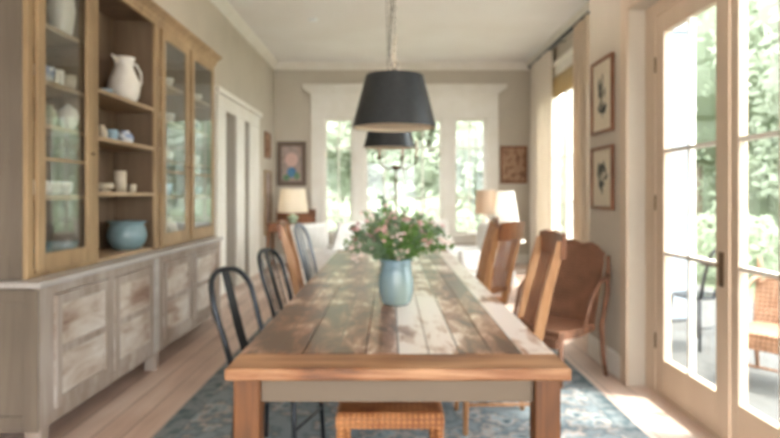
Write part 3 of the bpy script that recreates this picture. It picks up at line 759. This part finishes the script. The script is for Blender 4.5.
for k_, px in enumerate((50, 74)):
    pot('bowl', ('wide pale blue bowl, left of two at the bottom of the left glass door','wide pale blue bowl, right of two at the bottom of the left glass door')[k_], 'bowl', px, WZ+.0215, bowl((.07,.11)[k_],(.11,.13)[k_]), 'ceramic_teal', X=-1.96, Y=(3.34,3.545)[k_])
# far glass doors
for px, Z, prof, mt, lab, nm in (
    (170,2.24,bowl(.09,.08),'ceramic_white','white bowl on the top shelf behind the middle glass door','bowl'),
    (176,1.93,bowl(.08,.09),'ceramic_white','white bowl on the second shelf behind the middle glass door','bowl'),
    (170,1.60,jar(.055,.14),'ceramic_cream','cream jar on the third shelf behind the middle glass door','jar'),
    (180,1.60,cup(.045,.09),'ceramic_white','white cup on the third shelf behind the middle glass door','cup'),
    (174,1.30,cup(.06,.1),'ceramic_blue','blue cup on the fourth shelf behind the middle glass door','cup'),
    (174,WZ+.0215,jar(.10,.22),'ceramic_cream','big cream jar at the bottom behind the middle glass door','jar'),
    (203,2.24,bowl(.09,.07),'ceramic_white','white bowl on the top shelf behind the farthest glass door','bowl'),
    (204,1.93,jar(.07,.14),'ceramic_pattern','patterned jar on the second shelf behind the farthest glass door','jar'),
    (203,1.60,cup(.06,.1),'ceramic_white','white cup on the third shelf behind the farthest glass door','cup'),
    (204,1.30,bowl(.09,.08),'ceramic_teal','teal bowl on the fourth shelf behind the farthest glass door','bowl')):
    pot(nm, lab, nm, px, Z, prof, mt, X=-1.99, Y={170: 5.28, 180: 5.40, 176: 5.34, 174: 5.33, 203: 6.08, 204: 6.10}[px])

# ------------------------------------------------------------------ chairs
def metal_chair(lab, m, spindles=True):
    t = thing('metal_chair', lab, 'chair')
    pts = []
    for i in range(16):
        a = 2*pi*i/16; q = (abs(math.cos(a))**3+abs(math.sin(a))**3)**(-1/3)
        pts.append((.185*q*math.cos(a), .18*q*math.sin(a)))
    MB().prism(pts, 'Z', .445, .465).build('seat', m, t, bevel=.005)
    for sx in (-1, 1):
        for sy in (-1, 1):
            MB().tube([(sx*.15, sy*.145, .445), (sx*.175, sy*.165, .012)], [.013,.011], 8).build('leg', m, t, smooth=True)
    MB().tube([(-.163,.155,.2),(.163,.155,.2)], .007, 8).build('stretcher', m, t, smooth=True)
    MB().tube([(-.163,-.155,.2),(.163,-.155,.2)], .007, 8).build('stretcher', m, t, smooth=True)
    hp = []
    for i in range(21):
        a = pi*i/20; x = -.195*math.cos(a)*(1 if True else 1); z = math.sin(a)
        zz = .46+.27*min(1, z*1.6) if False else None
        hp.append((x, z))
    path = [(-.165,-.165,.455),(-.18,-.20,.6),(-.19,-.245,.74)]
    for i in range(1, 12):
        a = pi*i/12; ca = math.cos(a); path.append((-.19*math.copysign(abs(ca)**.7, ca), -.245-.065*math.sin(a), .74+.18*math.sin(a)**.75))
    path += [(.19,-.245,.74),(.18,-.20,.6),(.165,-.165,.455)]
    MB().tube(path, .0145, 8).build('back_hoop', m, t, smooth=True)
    MB().bar((0,-.172,.46),(0,-.225,.62),.07,.006).bar((0,-.225,.618),(0,-.308,.915),.068,.006,.06,.006, up=(0,1,.1)).build('back_splat', m, t)
    for s_ in ((-1, 1) if spindles else ()):
        MB().tube([(s_*.08,-.17,.46),(s_*.09,-.22,.62),(s_*.10,-.305,.895)], .005, 6).build('back_spindle', m, t, smooth=True)
    return t
mc = metal_chair('black metal hoop back chair nearest on the left of the table', 'black_metal', False)
mc['group'] = 'metal chairs at the left of the table'
mc.location = (-.55, 2.99, 0); mc.rotation_euler = (0,0,-pi/2-.28)
m2 = metal_chair('black metal hoop back chair, second along the left of the table', 'black_metal')
m2['group'] = mc['group']; m2.location = (-.56, 4.1, 0); m2.rotation_euler = (0,0,-pi/2-.2)
c3 = dup(m2, (-.53, 5.42, 0), -pi/2-.12, 'tall blue-grey metal hoop back chair at the far left of the table', sc=(1,1,1.12))
remat(c3, 'black_metal', 'grey_metal')

def wood_chair(lab):
    t = thing('wooden_chair', lab, 'chair')
    pts = [(-.20,-.19),(.20,-.19),(.215,.17),(.18,.205),(-.18,.205),(-.215,.17)]
    MB().prism(pts, 'Z', .435, .465).build('seat', 'rattan', t, bevel=.008)['label'] = 'woven cane seat'
    MB().prism([(p[0]*1.03,p[1]*1.03) for p in pts], 'Z', .415, .437).build('seat_frame', 'chair_wood', t, bevel=.004)
    for sx in (-1, 1):
        MB().tube([(sx*.185,.175,.42),(sx*.188,.178,.3),(sx*.19,.18,.2),(sx*.19,.182,.012)], [.019,.022,.017,.014], 10).build('leg', 'chair_wood_light', t, smooth=True)
        MB().tube([(sx*.18,-.18,.42),(sx*.182,-.195,.2),(sx*.185,-.215,.012)], [.019,.018,.015], 10).build('leg', 'chair_wood_light', t, smooth=True)
    for z, in ((.17,), (.27,)):
        for sx in (-1, 1): MB().tube([(sx*.188,.18,z),(sx*.184,-.2,z)], .010, 8).build('stretcher', 'chair_wood_light', t, smooth=True)
    MB().tube([(-.189,.181,.22),(.189,.181,.22)], .011, 8).build('stretcher', 'chair_wood_light', t, smooth=True)
    MB().tube([(-.184,-.198,.24),(.184,-.198,.24)], .010, 8).build('stretcher', 'chair_wood_light', t, smooth=True)
    top = Vector((0,-.335,1.06))
    for sx in (-1, 1):
        MB().bar((sx*.185,-.185,.42),(sx*.20,-.255,.78),.030,.055,.030,.055,up=(0,1,0)).bar((sx*.20,-.255,.775),(sx*.205,-.33,1.05),.030,.055,.026,.045,up=(0,1,0)).build('back_post', 'chair_wood_light', t, bevel=.006)
    cr = MB(); n = 12; vs = []
    for i in range(n+1):
        u = -1+2*i/n; x = u*.225; zt = 1.085+.010*(1-u*u)+.004*math.cos(u*9); yb = -.335-.02*(1-u*u)
        vs += [(x,yb-.012,.955),(x,yb+.014,.955),(x,yb-.02,zt),(x,yb+.006,zt)]
    fs = []
    for i in range(n):
        a = i*4; b = a+4; fs += [(a,b,b+2,a+2),(a+1,a+3,b+3,b+1),(a+2,b+2,b+3,a+3),(a,a+1,b+1,b)]
    fs += [(0,2,3,1),(n*4,n*4+1,n*4+3,n*4+2)]
    cr.add(vs, fs).build('crest_rail', 'chair_wood', t, bevel=.003)
    MB().bar((-.19,-.21,.55),(.19,-.21,.55),.018,.04).build('lower_rail', 'chair_wood', t, bevel=.003)
    for i in range(5):
        x = -.125+.0625*i
        MB().bar((x,-.21,.55),(x*1.08,-.325,.97),.040,.009,.044,.009,up=(0,1,.2)).build('back_slat', 'chair_wood', t, bevel=.002)
    return t
g = 'wooden chairs at the table'
wc = wood_chair('wooden slat back chair nearest on the right of the table'); wc['group'] = g
wc.location = (.585, 3.42, 0); wc.rotation_euler = (0,0,pi/2+.02)
dup(wc, (.67, 4.85, 0), pi/2-.62, 'wooden slat back chair turned outward, second along the table right')
dup(wc, (.62, 5.52, 0), pi/2-.10, 'wooden slat back chair farthest on the right of the table')
dup(wc, (-.52, 4.83, 0), -pi/2+.08, 'wooden slat back chair between the metal chairs on the table left')

# woven stool under the near end of the table
st = thing('woven_stool', 'low orange rattan stool tucked under the near end of the table', 'stool', (0, 2.50, 0))
MB().box(-.205,.205,-.19,.19,.435,.462).build('seat', 'rattan', st, bevel=.012)['label'] = 'dark woven rattan seat'
sf = MB().box(-.21,.21,-.2,-.18,.40,.45).box(-.21,.21,.18,.2,.40,.45).box(-.21,-.19,-.18,.18,.40,.45).box(.19,.21,-.18,.18,.40,.45)
sf.build('seat_rail', 'rattan', st, bevel=.008)
for sx in (-1,1):
    for sy in (-1,1): MB().tube([(sx*.19,sy*.18,.43),(sx*.195,sy*.185,.012)], .017, 10).build('leg', 'rattan', st, smooth=True)
MB().tube([(-.19,-.18,.18),(.19,-.18,.18)], .011, 8).build('stretcher', 'rattan', st, smooth=True)
MB().tube([(-.19,.18,.18),(.19,.18,.18)], .011, 8).build('stretcher', 'rattan', st, smooth=True)

# wicker armchair
def wicker(name, lab, m, loc, rz, hback=.93, w=.30):
    t = thing(name, lab, 'chair', loc, rz)
    pts = [(-w*.85,-.24),(w*.85,-.24),(w,.05),(w*.9,.25),(-w*.9,.25),(-w,.05)]
    MB().prism(pts, 'Z', .325, .385).build('seat', m, t, bevel=.012)
    # curved woven back
    vs = []; fs = []; n, k = 16, 8
    for side in (0, 1):
        for i in range(n+1):
            u = -1+2*i/n
            for j in range(k+1):
                v = j/k
                zt = hback-.06*abs(u)**2.5+.012*math.cos(u*10)
                z = .38+(zt-.38)*v
                ww = w*(.88+.16*v*(1-.3*v)); y_ = -.235-.08*v+.05*u*u
                vs.append((u*ww, y_-(.022 if side else 0), z))
    o_ = (n+1)*(k+1)
    for i in range(n):
        for j in range(k):
            a = i*(k+1)+j; fs += [(a,a+1,a+k+2,a+k+1), (o_+a,o_+a+k+1,o_+a+k+2,o_+a+1)]
    for i in range(n):
        a = i*(k+1); fs += [(a,a+k+1,o_+a+k+1,o_+a)]; b = a+k; fs += [(b,o_+b,o_+b+k+1,b+k+1)]
    for j in range(k):
        fs += [(j,o_+j,o_+j+1,j+1)]; b = n*(k+1)+j; fs += [(b,b+1,o_+b+1,o_+b)]
    MB().add(vs, fs).build('backrest', m, t, smooth='auto')
    rim = []
    for i in range(n+1):
        u = -1+2*i/n; zt = hback-.06*abs(u)**2.5+.012*math.cos(u*10); rim.append((u*w*(.88+.16*.7), -.235-.08+.05*u*u-.011, zt))
    MB().tube(rim, .018, 8).build('back_rim', m, t, smooth=True)
    zf = .012 if loc[2] > -.01 else 0
    for s_ in (-1, 1):
        MB().tube([(s_*w*1.0,-.33,.86),(s_*w*1.0,-.33,.76),(s_*w*1.01,-.31,.60),(s_*w*.97,-.25,.36),(s_*w*.98,-.27,.15),(s_*w,-.30,0)], [.014,.018,.021,.021,.018,.015], 8).build('back_post', m, t, smooth=True)
        MB().tube([(s_*w*1.0,-.34,.72),(s_*w*1.04,-.2,.68),(s_*w*1.04,-.08,.58),(s_*w*1.0,.0,.385)], .015, 8).build('hip_brace', m, t, smooth=True)
        MB().tube([(s_*w*.85,.21,.34),(s_*w*.87,.225,.15),(s_*w*.88,.235,zf)], .018, 8).build('leg', m, t, smooth=True)
    MB().tube([(-w*.87,.225,.15),(w*.87,.225,.15)], .010, 8).build('stretcher', m, t, smooth=True)
    MB().box(-w*.85,w*.85,.24,.262,.27,.34).build('seat_apron', m, t, bevel=.006)
    return t
wicker('wicker_chair', 'brown wicker chair with a wide curved back standing by the right wall', 'rattan_brown', (1.14, 4.34, .001), 2.3, .94, .29)
wicker('patio_chair', 'pale rattan chair outside on the deck beyond the glass doors', 'rattan_pale', (2.75, 4.25, -.04), pi/2+.6, .72, .27)
gc = dup(mc, (2.72, 5.3, -.04), .4, 'black metal chair standing outside on the deck', 'patio seats')
gc['category'] = 'chair'

# ------------------------------------------------------------------ right wall: pictures, curtains, rod
def frame_pic(name, lab, cat, axis, a0, a1, z0, z1, plane, fm, pm, fw=.03, mat_m=None, tilt=0):
    """hangs on a wall; axis 'Y' = wall plane x const, 'X' = wall plane y const; plane sign gives room side"""
    pos, sgn = plane
    def bb(mb, u0, u1, v0, v1, d0, d1):
        lo, hi = pos+sgn*d0, pos+sgn*d1
        if axis == 'Y': mb.box(lo, hi, u0, u1, v0, v1)
        else: mb.box(u0, u1, lo, hi, v0, v1)
        return mb
    c = ((pos, (a0+a1)/2, z0) if axis == 'Y' else ((a0+a1)/2, pos, z0))
    t = thing(name, lab, cat, c)
    f = MB()
    bb(f, a0, a1, z0, z0+fw, .003, .028); bb(f, a0, a1, z1-fw, z1, .003, .028); bb(f, a0, a0+fw, z0+fw, z1-fw, .003, .028); bb(f, a1-fw, a1, z0+fw, z1-fw, .003, .028)
    f.build('frame', fm, t, world=True, bevel=.003)
    bb(MB(), a0+fw, a1-fw, z0+fw, z1-fw, .003, .012).build('picture', pm, t, world=True)
    return t, bb
for i, (z0, z1, lab) in enumerate(((1.77, 2.34, 'framed botanical print, upper of two on the right wall'), (1.19, 1.67, 'framed botanical print, lower of two on the right wall'))):
    t, bb = frame_pic('framed_print', lab, 'picture', 'Y', 4.345, 4.80, z0, z1, (XN, -1), 'dark_wood', 'paper', .024)
    t['group'] = 'botanical prints on the right wall'
    r = random.Random(i+4); mb = MB(); X = XN-.013
    mb.tube([(X, 4.57, z0+.12), (X, 4.58, (z0+z1)/2), (X, 4.56, z1-.12)], .004, 5)
    for k_ in range(12):
        yy, zz = 4.57+r.uniform(-.08,.08), r.uniform(z0+.16, z1-.14); a = r.uniform(0,6.28)
        dy, dz = .055*math.cos(a), .055*math.sin(a)
        mb.add([(X-.001,yy-dy,zz-dz),(X-.001,yy+dz*.4,zz-dy*.4),(X-.001,yy+dy,zz+dz),(X-.001,yy-dz*.4,zz+dy*.4)], [(0,1,2,3)])
    mb.build('plant_drawing', 'leaf_ink', t, world=True) if 'leaf_ink' in MATS else (mat('leaf_ink', '#4b4d48', .8), mb.build('plant_drawing', 'leaf_ink', t, world=True))
t = thing('curtain_rod', 'dark metal curtain rod high on the far right wall', 'curtain rod', (2.5, 9.1, 3.64))
MB().tube([(2.55,7.55,3.63),(2.55,10.9,3.64)], .026, 10).build('rod', 'black_metal', t, world=True, smooth=True)
for yy in (7.5, 10.92): MB().ball((2.55,yy,3.635), .042).build('finial', 'black_metal', t, world=True, smooth=True)
for yy in (7.7, 9.1, 10.8): MB().bar((2.55,yy,3.632),(XR,yy,3.632),.012,.012).build('bracket', 'black_metal', t, world=True)
def curtain(y0, y1, lab, m, seed):
    n, k = 60, 10; vs = []; fs = []
    for side in (0, 1):
        for i in range(n+1):
            u = i/n
            for j in range(k+1):
                v = j/k; z = .02+3.585*v
                pinch = 1-.12*math.sin(pi*(1-v))*0
                yy = y0+(y1-y0)*(.5+(u-.5)*pinch)
                xx = 2.55+.045*math.sin(u*2*pi*7+seed)+.012*math.sin(u*31+v*3)
                vs.append((xx+side*.004, yy, z))
    o_ = (n+1)*(k+1)
    for s_ in (0, 1):
        for i in range(n):
            for j in range(k):
                a = s_*o_+i*(k+1)+j; fs.append((a,a+1,a+k+2,a+k+1))
    o = MB().add(vs, fs).build('curtain', m, smooth=True)
    tag(o, lab, 'curtain', 'curtains on the right window')
    return o
curtain(9.5, 10.75, 'cream linen curtain hanging on the far side of the right window', 'curtain_light', 0)
curtain(7.62, 8.25, 'pinkish beige curtain hanging on the near side of the right window', 'curtain', 2)
t = thing('roman_shade', 'beige woven roman shade across the top of the right window', 'window shade', (XR-.03, 9.1, 2.9))
m = MB()
for i in range(5): m.prism([(XR+.028,3.2-.06*i),(XR-.0,3.2-.06*i),(XR-.012-.004*i,3.145-.06*i),(XR+.02,3.135-.06*i)], 'Y', SY0+.01, SY1-.01)
m.build('shade_fabric', 'bamboo', t, world=True)
MB().box(XR-.012, XR+.026, SY0+.01, SY1-.01, 2.87, 2.9).build('bottom_bar', 'bamboo', t, world=True)

# ------------------------------------------------------------------ back wall pictures and left wall frames
t, bb = frame_pic('framed_painting', 'framed painting of blue flowers on the back wall above the lamp', 'painting', 'X', bx(277), bx(306.5), bz(186), bz(141.5), (YB, -1), 'dark_wood', 'print_ground', .07) if False else (None, None)
paint('print_ground', ['#7e6c63', '#a8958c', '#857c74'], 5)
mat('frame_grey', '#66564a', .6); mat('art_blue', '#3f6b98', .7, c2='#5587ab', scale=14); mat('art_pink', '#c9a79d', .7); mat('art_green', '#6f8f6c', .7, c2='#5c7a5e', scale=9)
t, bb = frame_pic('framed_painting', 'framed painting of a blue vase on the back wall above the lamp', 'painting', 'X', bx(277), bx(306.5), bz(186), bz(141.5), (YB, -1), 'frame_grey', 'print_ground', .09)
X0, Z0 = bx(291.7), bz(186)
def blob(cx, cz, rx, rz, d, n=14): return MB().prism([(cx+rx*math.cos(2*pi*i/n), cz+rz*math.sin(2*pi*i/n)) for i in range(n)], 'Y', YB-d, YB-d+.001)
blob(X0+.0, Z0+.26, .085, .10, .0135).build('painted_vase', 'art_blue', t, world=True)
blob(X0, Z0+.50, .13, .13, .0132).build('painted_blossom', 'art_pink', t, world=True)
blob(X0-.10, Z0+.16, .07, .06, .0138).build('painted_leaves', 'art_green', t, world=True)
blob(X0+.1, Z0+.19, .06, .07, .0138).build('painted_leaves', 'art_green', t, world=True)
frame_pic('framed_print', 'brown framed print on the back wall right of the windows', 'picture', 'X', bx(500), bx(527), bz(183.5), bz(146), (YB, -1), 'dark_wood', 'print_brown', .045)
frame_pic('framed_print', 'small gilt framed print high on the left wall past the openings', 'picture', 'Y', 10.55, 11.0, EYE+37*10.7/F, EYE+63*10.7/F, (XL, 1), 'dark_wood', 'print_brown', .04)
frame_pic('framed_panel', 'tall light wood framed panel on the left wall near the corner', 'picture', 'Y', 10.5, 11.1, EYE-40*10.7/F, EYE+25*10.7/F, (XL, 1), 'hutch_face', 'print_ground', .05)  # wall-hung frame with a plain picture ground, no mirror glass

# ------------------------------------------------------------------ sitting area
ds = thing('writing_desk', 'brown wooden desk with a raised back in the far left corner', 'desk', (-1.78, 10.8, 0))
dz = .80
MB().box(-.40,.42,-.25,.25,dz-.03,dz).build('desktop', 'dark_wood', ds, bevel=.005)
MB().box(-.38,.40,-.22,.22,dz-.16,dz-.031).build('body', 'dark_wood', ds)
for x0 in (-.36, .04): 
    d = MB().box(x0,x0+.34,-.235,-.221,dz-.15,dz-.045).build('drawer', 'chair_wood', ds, bevel=.003)
    MB().ball((x0+.17,-.248,dz-.10), .014).build('knob', 'brass', d, smooth=True)
for sx in (-.37,.37):
    for sy in (-.21,.21): MB().bar((sx,sy,dz-.16),(sx,sy,0),.05,.05,.03,.03).build('leg', 'dark_wood', ds, bevel=.003)
MB().box(-.30,.42,.2,.235,dz,dz+.24).build('gallery', 'dark_wood', ds, bevel=.004)
def lamp(name, lab, loc, rb, rt, sh, hb, sm, bm_, body):
    t = thing(name, lab, 'table lamp', loc, 0)
    MB().lathe([(0,0),(body*.7,0),(body*.75,.012),(body*.4,.03),(body,hb*.45),(body*.9,hb*.62),(body*.3,hb*.8),(.012,hb*.85),(.010,hb+.1),(0,hb+.1)], n=22, cap=False).build('lamp_base', bm_, t, smooth=True)
    MB().lathe([(rb,hb),(rt,hb+sh),(rt-.004,hb+sh),(rb-.004,hb)], n=32, cap=False).build('lamp_shade', sm, t, smooth='auto')
    MB().tube([(-rt+.003,0,hb+sh-.03),(0,0,hb+sh-.03),(rt-.003,0,hb+sh-.03)], .003, 5).tube([(0,0,hb+.09),(0,0,hb+sh-.02)], .004, 5).build('harp', 'brass', t)
    MB().ball((0,0,hb+sh*.45), .035).build('bulb', 'bulb', t, smooth=True)
    return t
lamp('table_lamp', 'table lamp with a cream shade and green base on the desk', ((293-CX)*10.62/F, 10.62, dz), .27, .215, .42, .19, 'lamp_cream', 'celadon', .11)
# side tables for the right lamps
def side_table(lab, loc, r, h):
    t = thing('side_table', lab, 'side table', loc)
    MB().lathe([(0,h-.03),(r,h-.03),(r,h),(0,h)], n=28, cap=False).build('tabletop', 'white_paint', t, smooth='auto', bevel=.004)
    MB().lathe([(.14,0),(.14,.02),(.03,.05),(.025,h-.06),(.08,h-.031)], n=18).build('pedestal', 'white_paint', t, smooth='auto')
mat('white_paint', '#dcd6cb', .4)
side_table('round white side table holding the beige lamp, near the back windows', (1.58, 10.0, 0), .30, .68)
side_table('round white side table holding the white lamp, on the right', (1.78, 9.05, 0), .26, .62)
lamp('table_lamp', 'table lamp with a beige drum shade in front of the right back window', (1.60, 10.0, .68), .185, .16, .40, .30, 'lamp_beige', 'ceramic_white', .08)
lamp('table_lamp', 'table lamp with a tall bright white shade nearest the curtain', (1.75, 9.05, .62), .19, .12, .46, .28, 'lamp_white', 'ceramic_white', .08)
def cushion(name, lab, loc, rot, sz, m, grp=None):
    n = 8; vs = []; fs = []
    for s_ in (1, -1):
        for i in range(n+1):
            for j in range(n+1):
                u, v = -1+2*i/n, -1+2*j/n
                th = (1-u**4)*(1-v**4)
                vs.append((u*sz[0]/2*(1-.06*v*v*(1-u*u)), s_*sz[1]/2*th**.6, v*sz[2]/2+sz[2]/2))
    o_ = (n+1)**2
    for s_ in (0,1):
        for i in range(n):
            for j in range(n):
                a = s_*o_+i*(n+1)+j; fs.append((a,a+1,a+n+2,a+n+1))
    o = MB().add(vs, fs).build(name, m, smooth=True); o.location = loc; o.rotation_euler = rot
    return tag(o, lab, 'cushion', grp)
def sofa(name, lab, cat, loc, rz, w, d=.85, h=.78, m='white_fabric', n=2):
    t = thing(name, lab, cat, loc, rz); a = w/2
    MB().box(-a,a,-d/2,d/2,.10,.30).build('base', m, t, bevel=.03)
    for sx in (-1,1): MB().box(sx*a,sx*(a-.15),-d/2,d/2,.30,.58).build('armrest', m, t, bevel=.05)
    MB().prism([(-d/2,.30),(-d/2+.2,.30),(-d/2+.14,h),(-d/2-.06,h)], 'X', -a+.02, a-.02).build('backrest', m, t, bevel=.04)
    ww = (w-.30)/n
    for i in range(n): MB().box(-a+.15+i*ww+.005,-a+.15+(i+1)*ww-.005,-d/2+.18,d/2-.01,.30,.46).build('seat_cushion', m, t, bevel=.035)
    for sx in (-1,1):
        for sy in (-1,1): MB().bar((sx*(a-.07),sy*(d/2-.07),.10),(sx*(a-.07),sy*(d/2-.07),0),.05,.05,.035,.035).build('leg', 'dark_wood', t)
    return t
sofa('sofa', 'long white slipcovered sofa under the back windows', 'sofa', (.05, 10.7, 0), pi, 2.1, .85, .80)
sofa('armchair', 'white upholstered armchair left, behind the flowers', 'armchair', (-.80, 8.3, 0), -pi/2-.35, .85, .8, .90, n=1)
sofa('armchair', 'white upholstered armchair right, below the two lamps', 'armchair', (1.15, 8.2, 0), pi/2+.35, .85, .8, .90, n=1)
cushion('throw_pillow', 'white throw pillow leaning in the left white armchair', (-.70, 8.15, .47), (-.3,0,-pi/2-.35), (.5,.16,.46), 'white_fabric')
cushion('throw_pillow', 'brown throw pillow on the left end of the long white sofa', (-.72, 10.55, .47), (.3,0,0), (.34,.12,.28), 'brown_fabric')
cushion('throw_pillow', 'white throw pillow on the right end of the long white sofa', (.78, 10.62, .47), (.3,0,0), (.45,.15,.42), 'white_fabric')
# round ceiling detector
o = MB().lathe([(0,0),(.055,0),(.065,-.012),(.06,-.028),(.0,-.032)], n=28, cap=False).build('smoke_detector', 'outside_white', smooth='auto')
o.location = (-1.09, 8.5, H-.0005); tag(o, 'small round white smoke detector on the ceiling', 'smoke detector')

# ------------------------------------------------------------------ light
w = bpy.data.worlds.new('world'); SC.world = w; w.use_nodes = True
nt = w.node_tree; bg = nt.nodes['Background']
bg.inputs[0].default_value = (.95, .975, 1.0, 1); bg.inputs[1].default_value = 1.7
def sun(direction, strength, ang, col):
    l = bpy.data.lights.new('sun', 'SUN'); l.energy = strength; l.angle = math.radians(ang); l.color = col
    o = bpy.data.objects.new('sun', l); COL.objects.link(o)
    o.rotation_euler = Vector(direction).to_track_quat('-Z', 'Y').to_euler()
sun((-.42, .12, -1.0), 1.6, 6, (1, .94, .86))
for (x, y, z, e_) in (((293-CX)*10.62/F, 10.62, dz+.38, .7), (1.75, 9.05, 1.13, .5), (1.6, 10.0, 1.17, .8)):
    l = bpy.data.lights.new('lamp_light', 'POINT'); l.energy = e_; l.color = (1, .93, .84); l.shadow_soft_size = .05
    o = bpy.data.objects.new('lamp_light', l); COL.objects.link(o); o.location = (x, y, z)

# ------------------------------------------------------------------ camera
cam = bpy.data.cameras.new('camera'); co = bpy.data.objects.new('camera', cam); COL.objects.link(co)
co.location = (0, 0, EYE); co.rotation_euler = (pi/2, 0, 0)
cam.sensor_width = 36; cam.lens = F/780*36; cam.shift_y = -(219-CY)/780
cam.clip_start = .05; cam.clip_end = 200
cam.dof.use_dof = True; cam.dof.focus_distance = .30; cam.dof.aperture_fstop = 12.5
SC.camera = co
SC.view_settings.view_transform = 'Standard'; SC.view_settings.look = 'None'
SC.view_settings.exposure = 2.88; SC.view_settings.gamma = 1; SC.view_settings.use_curve_mapping = False
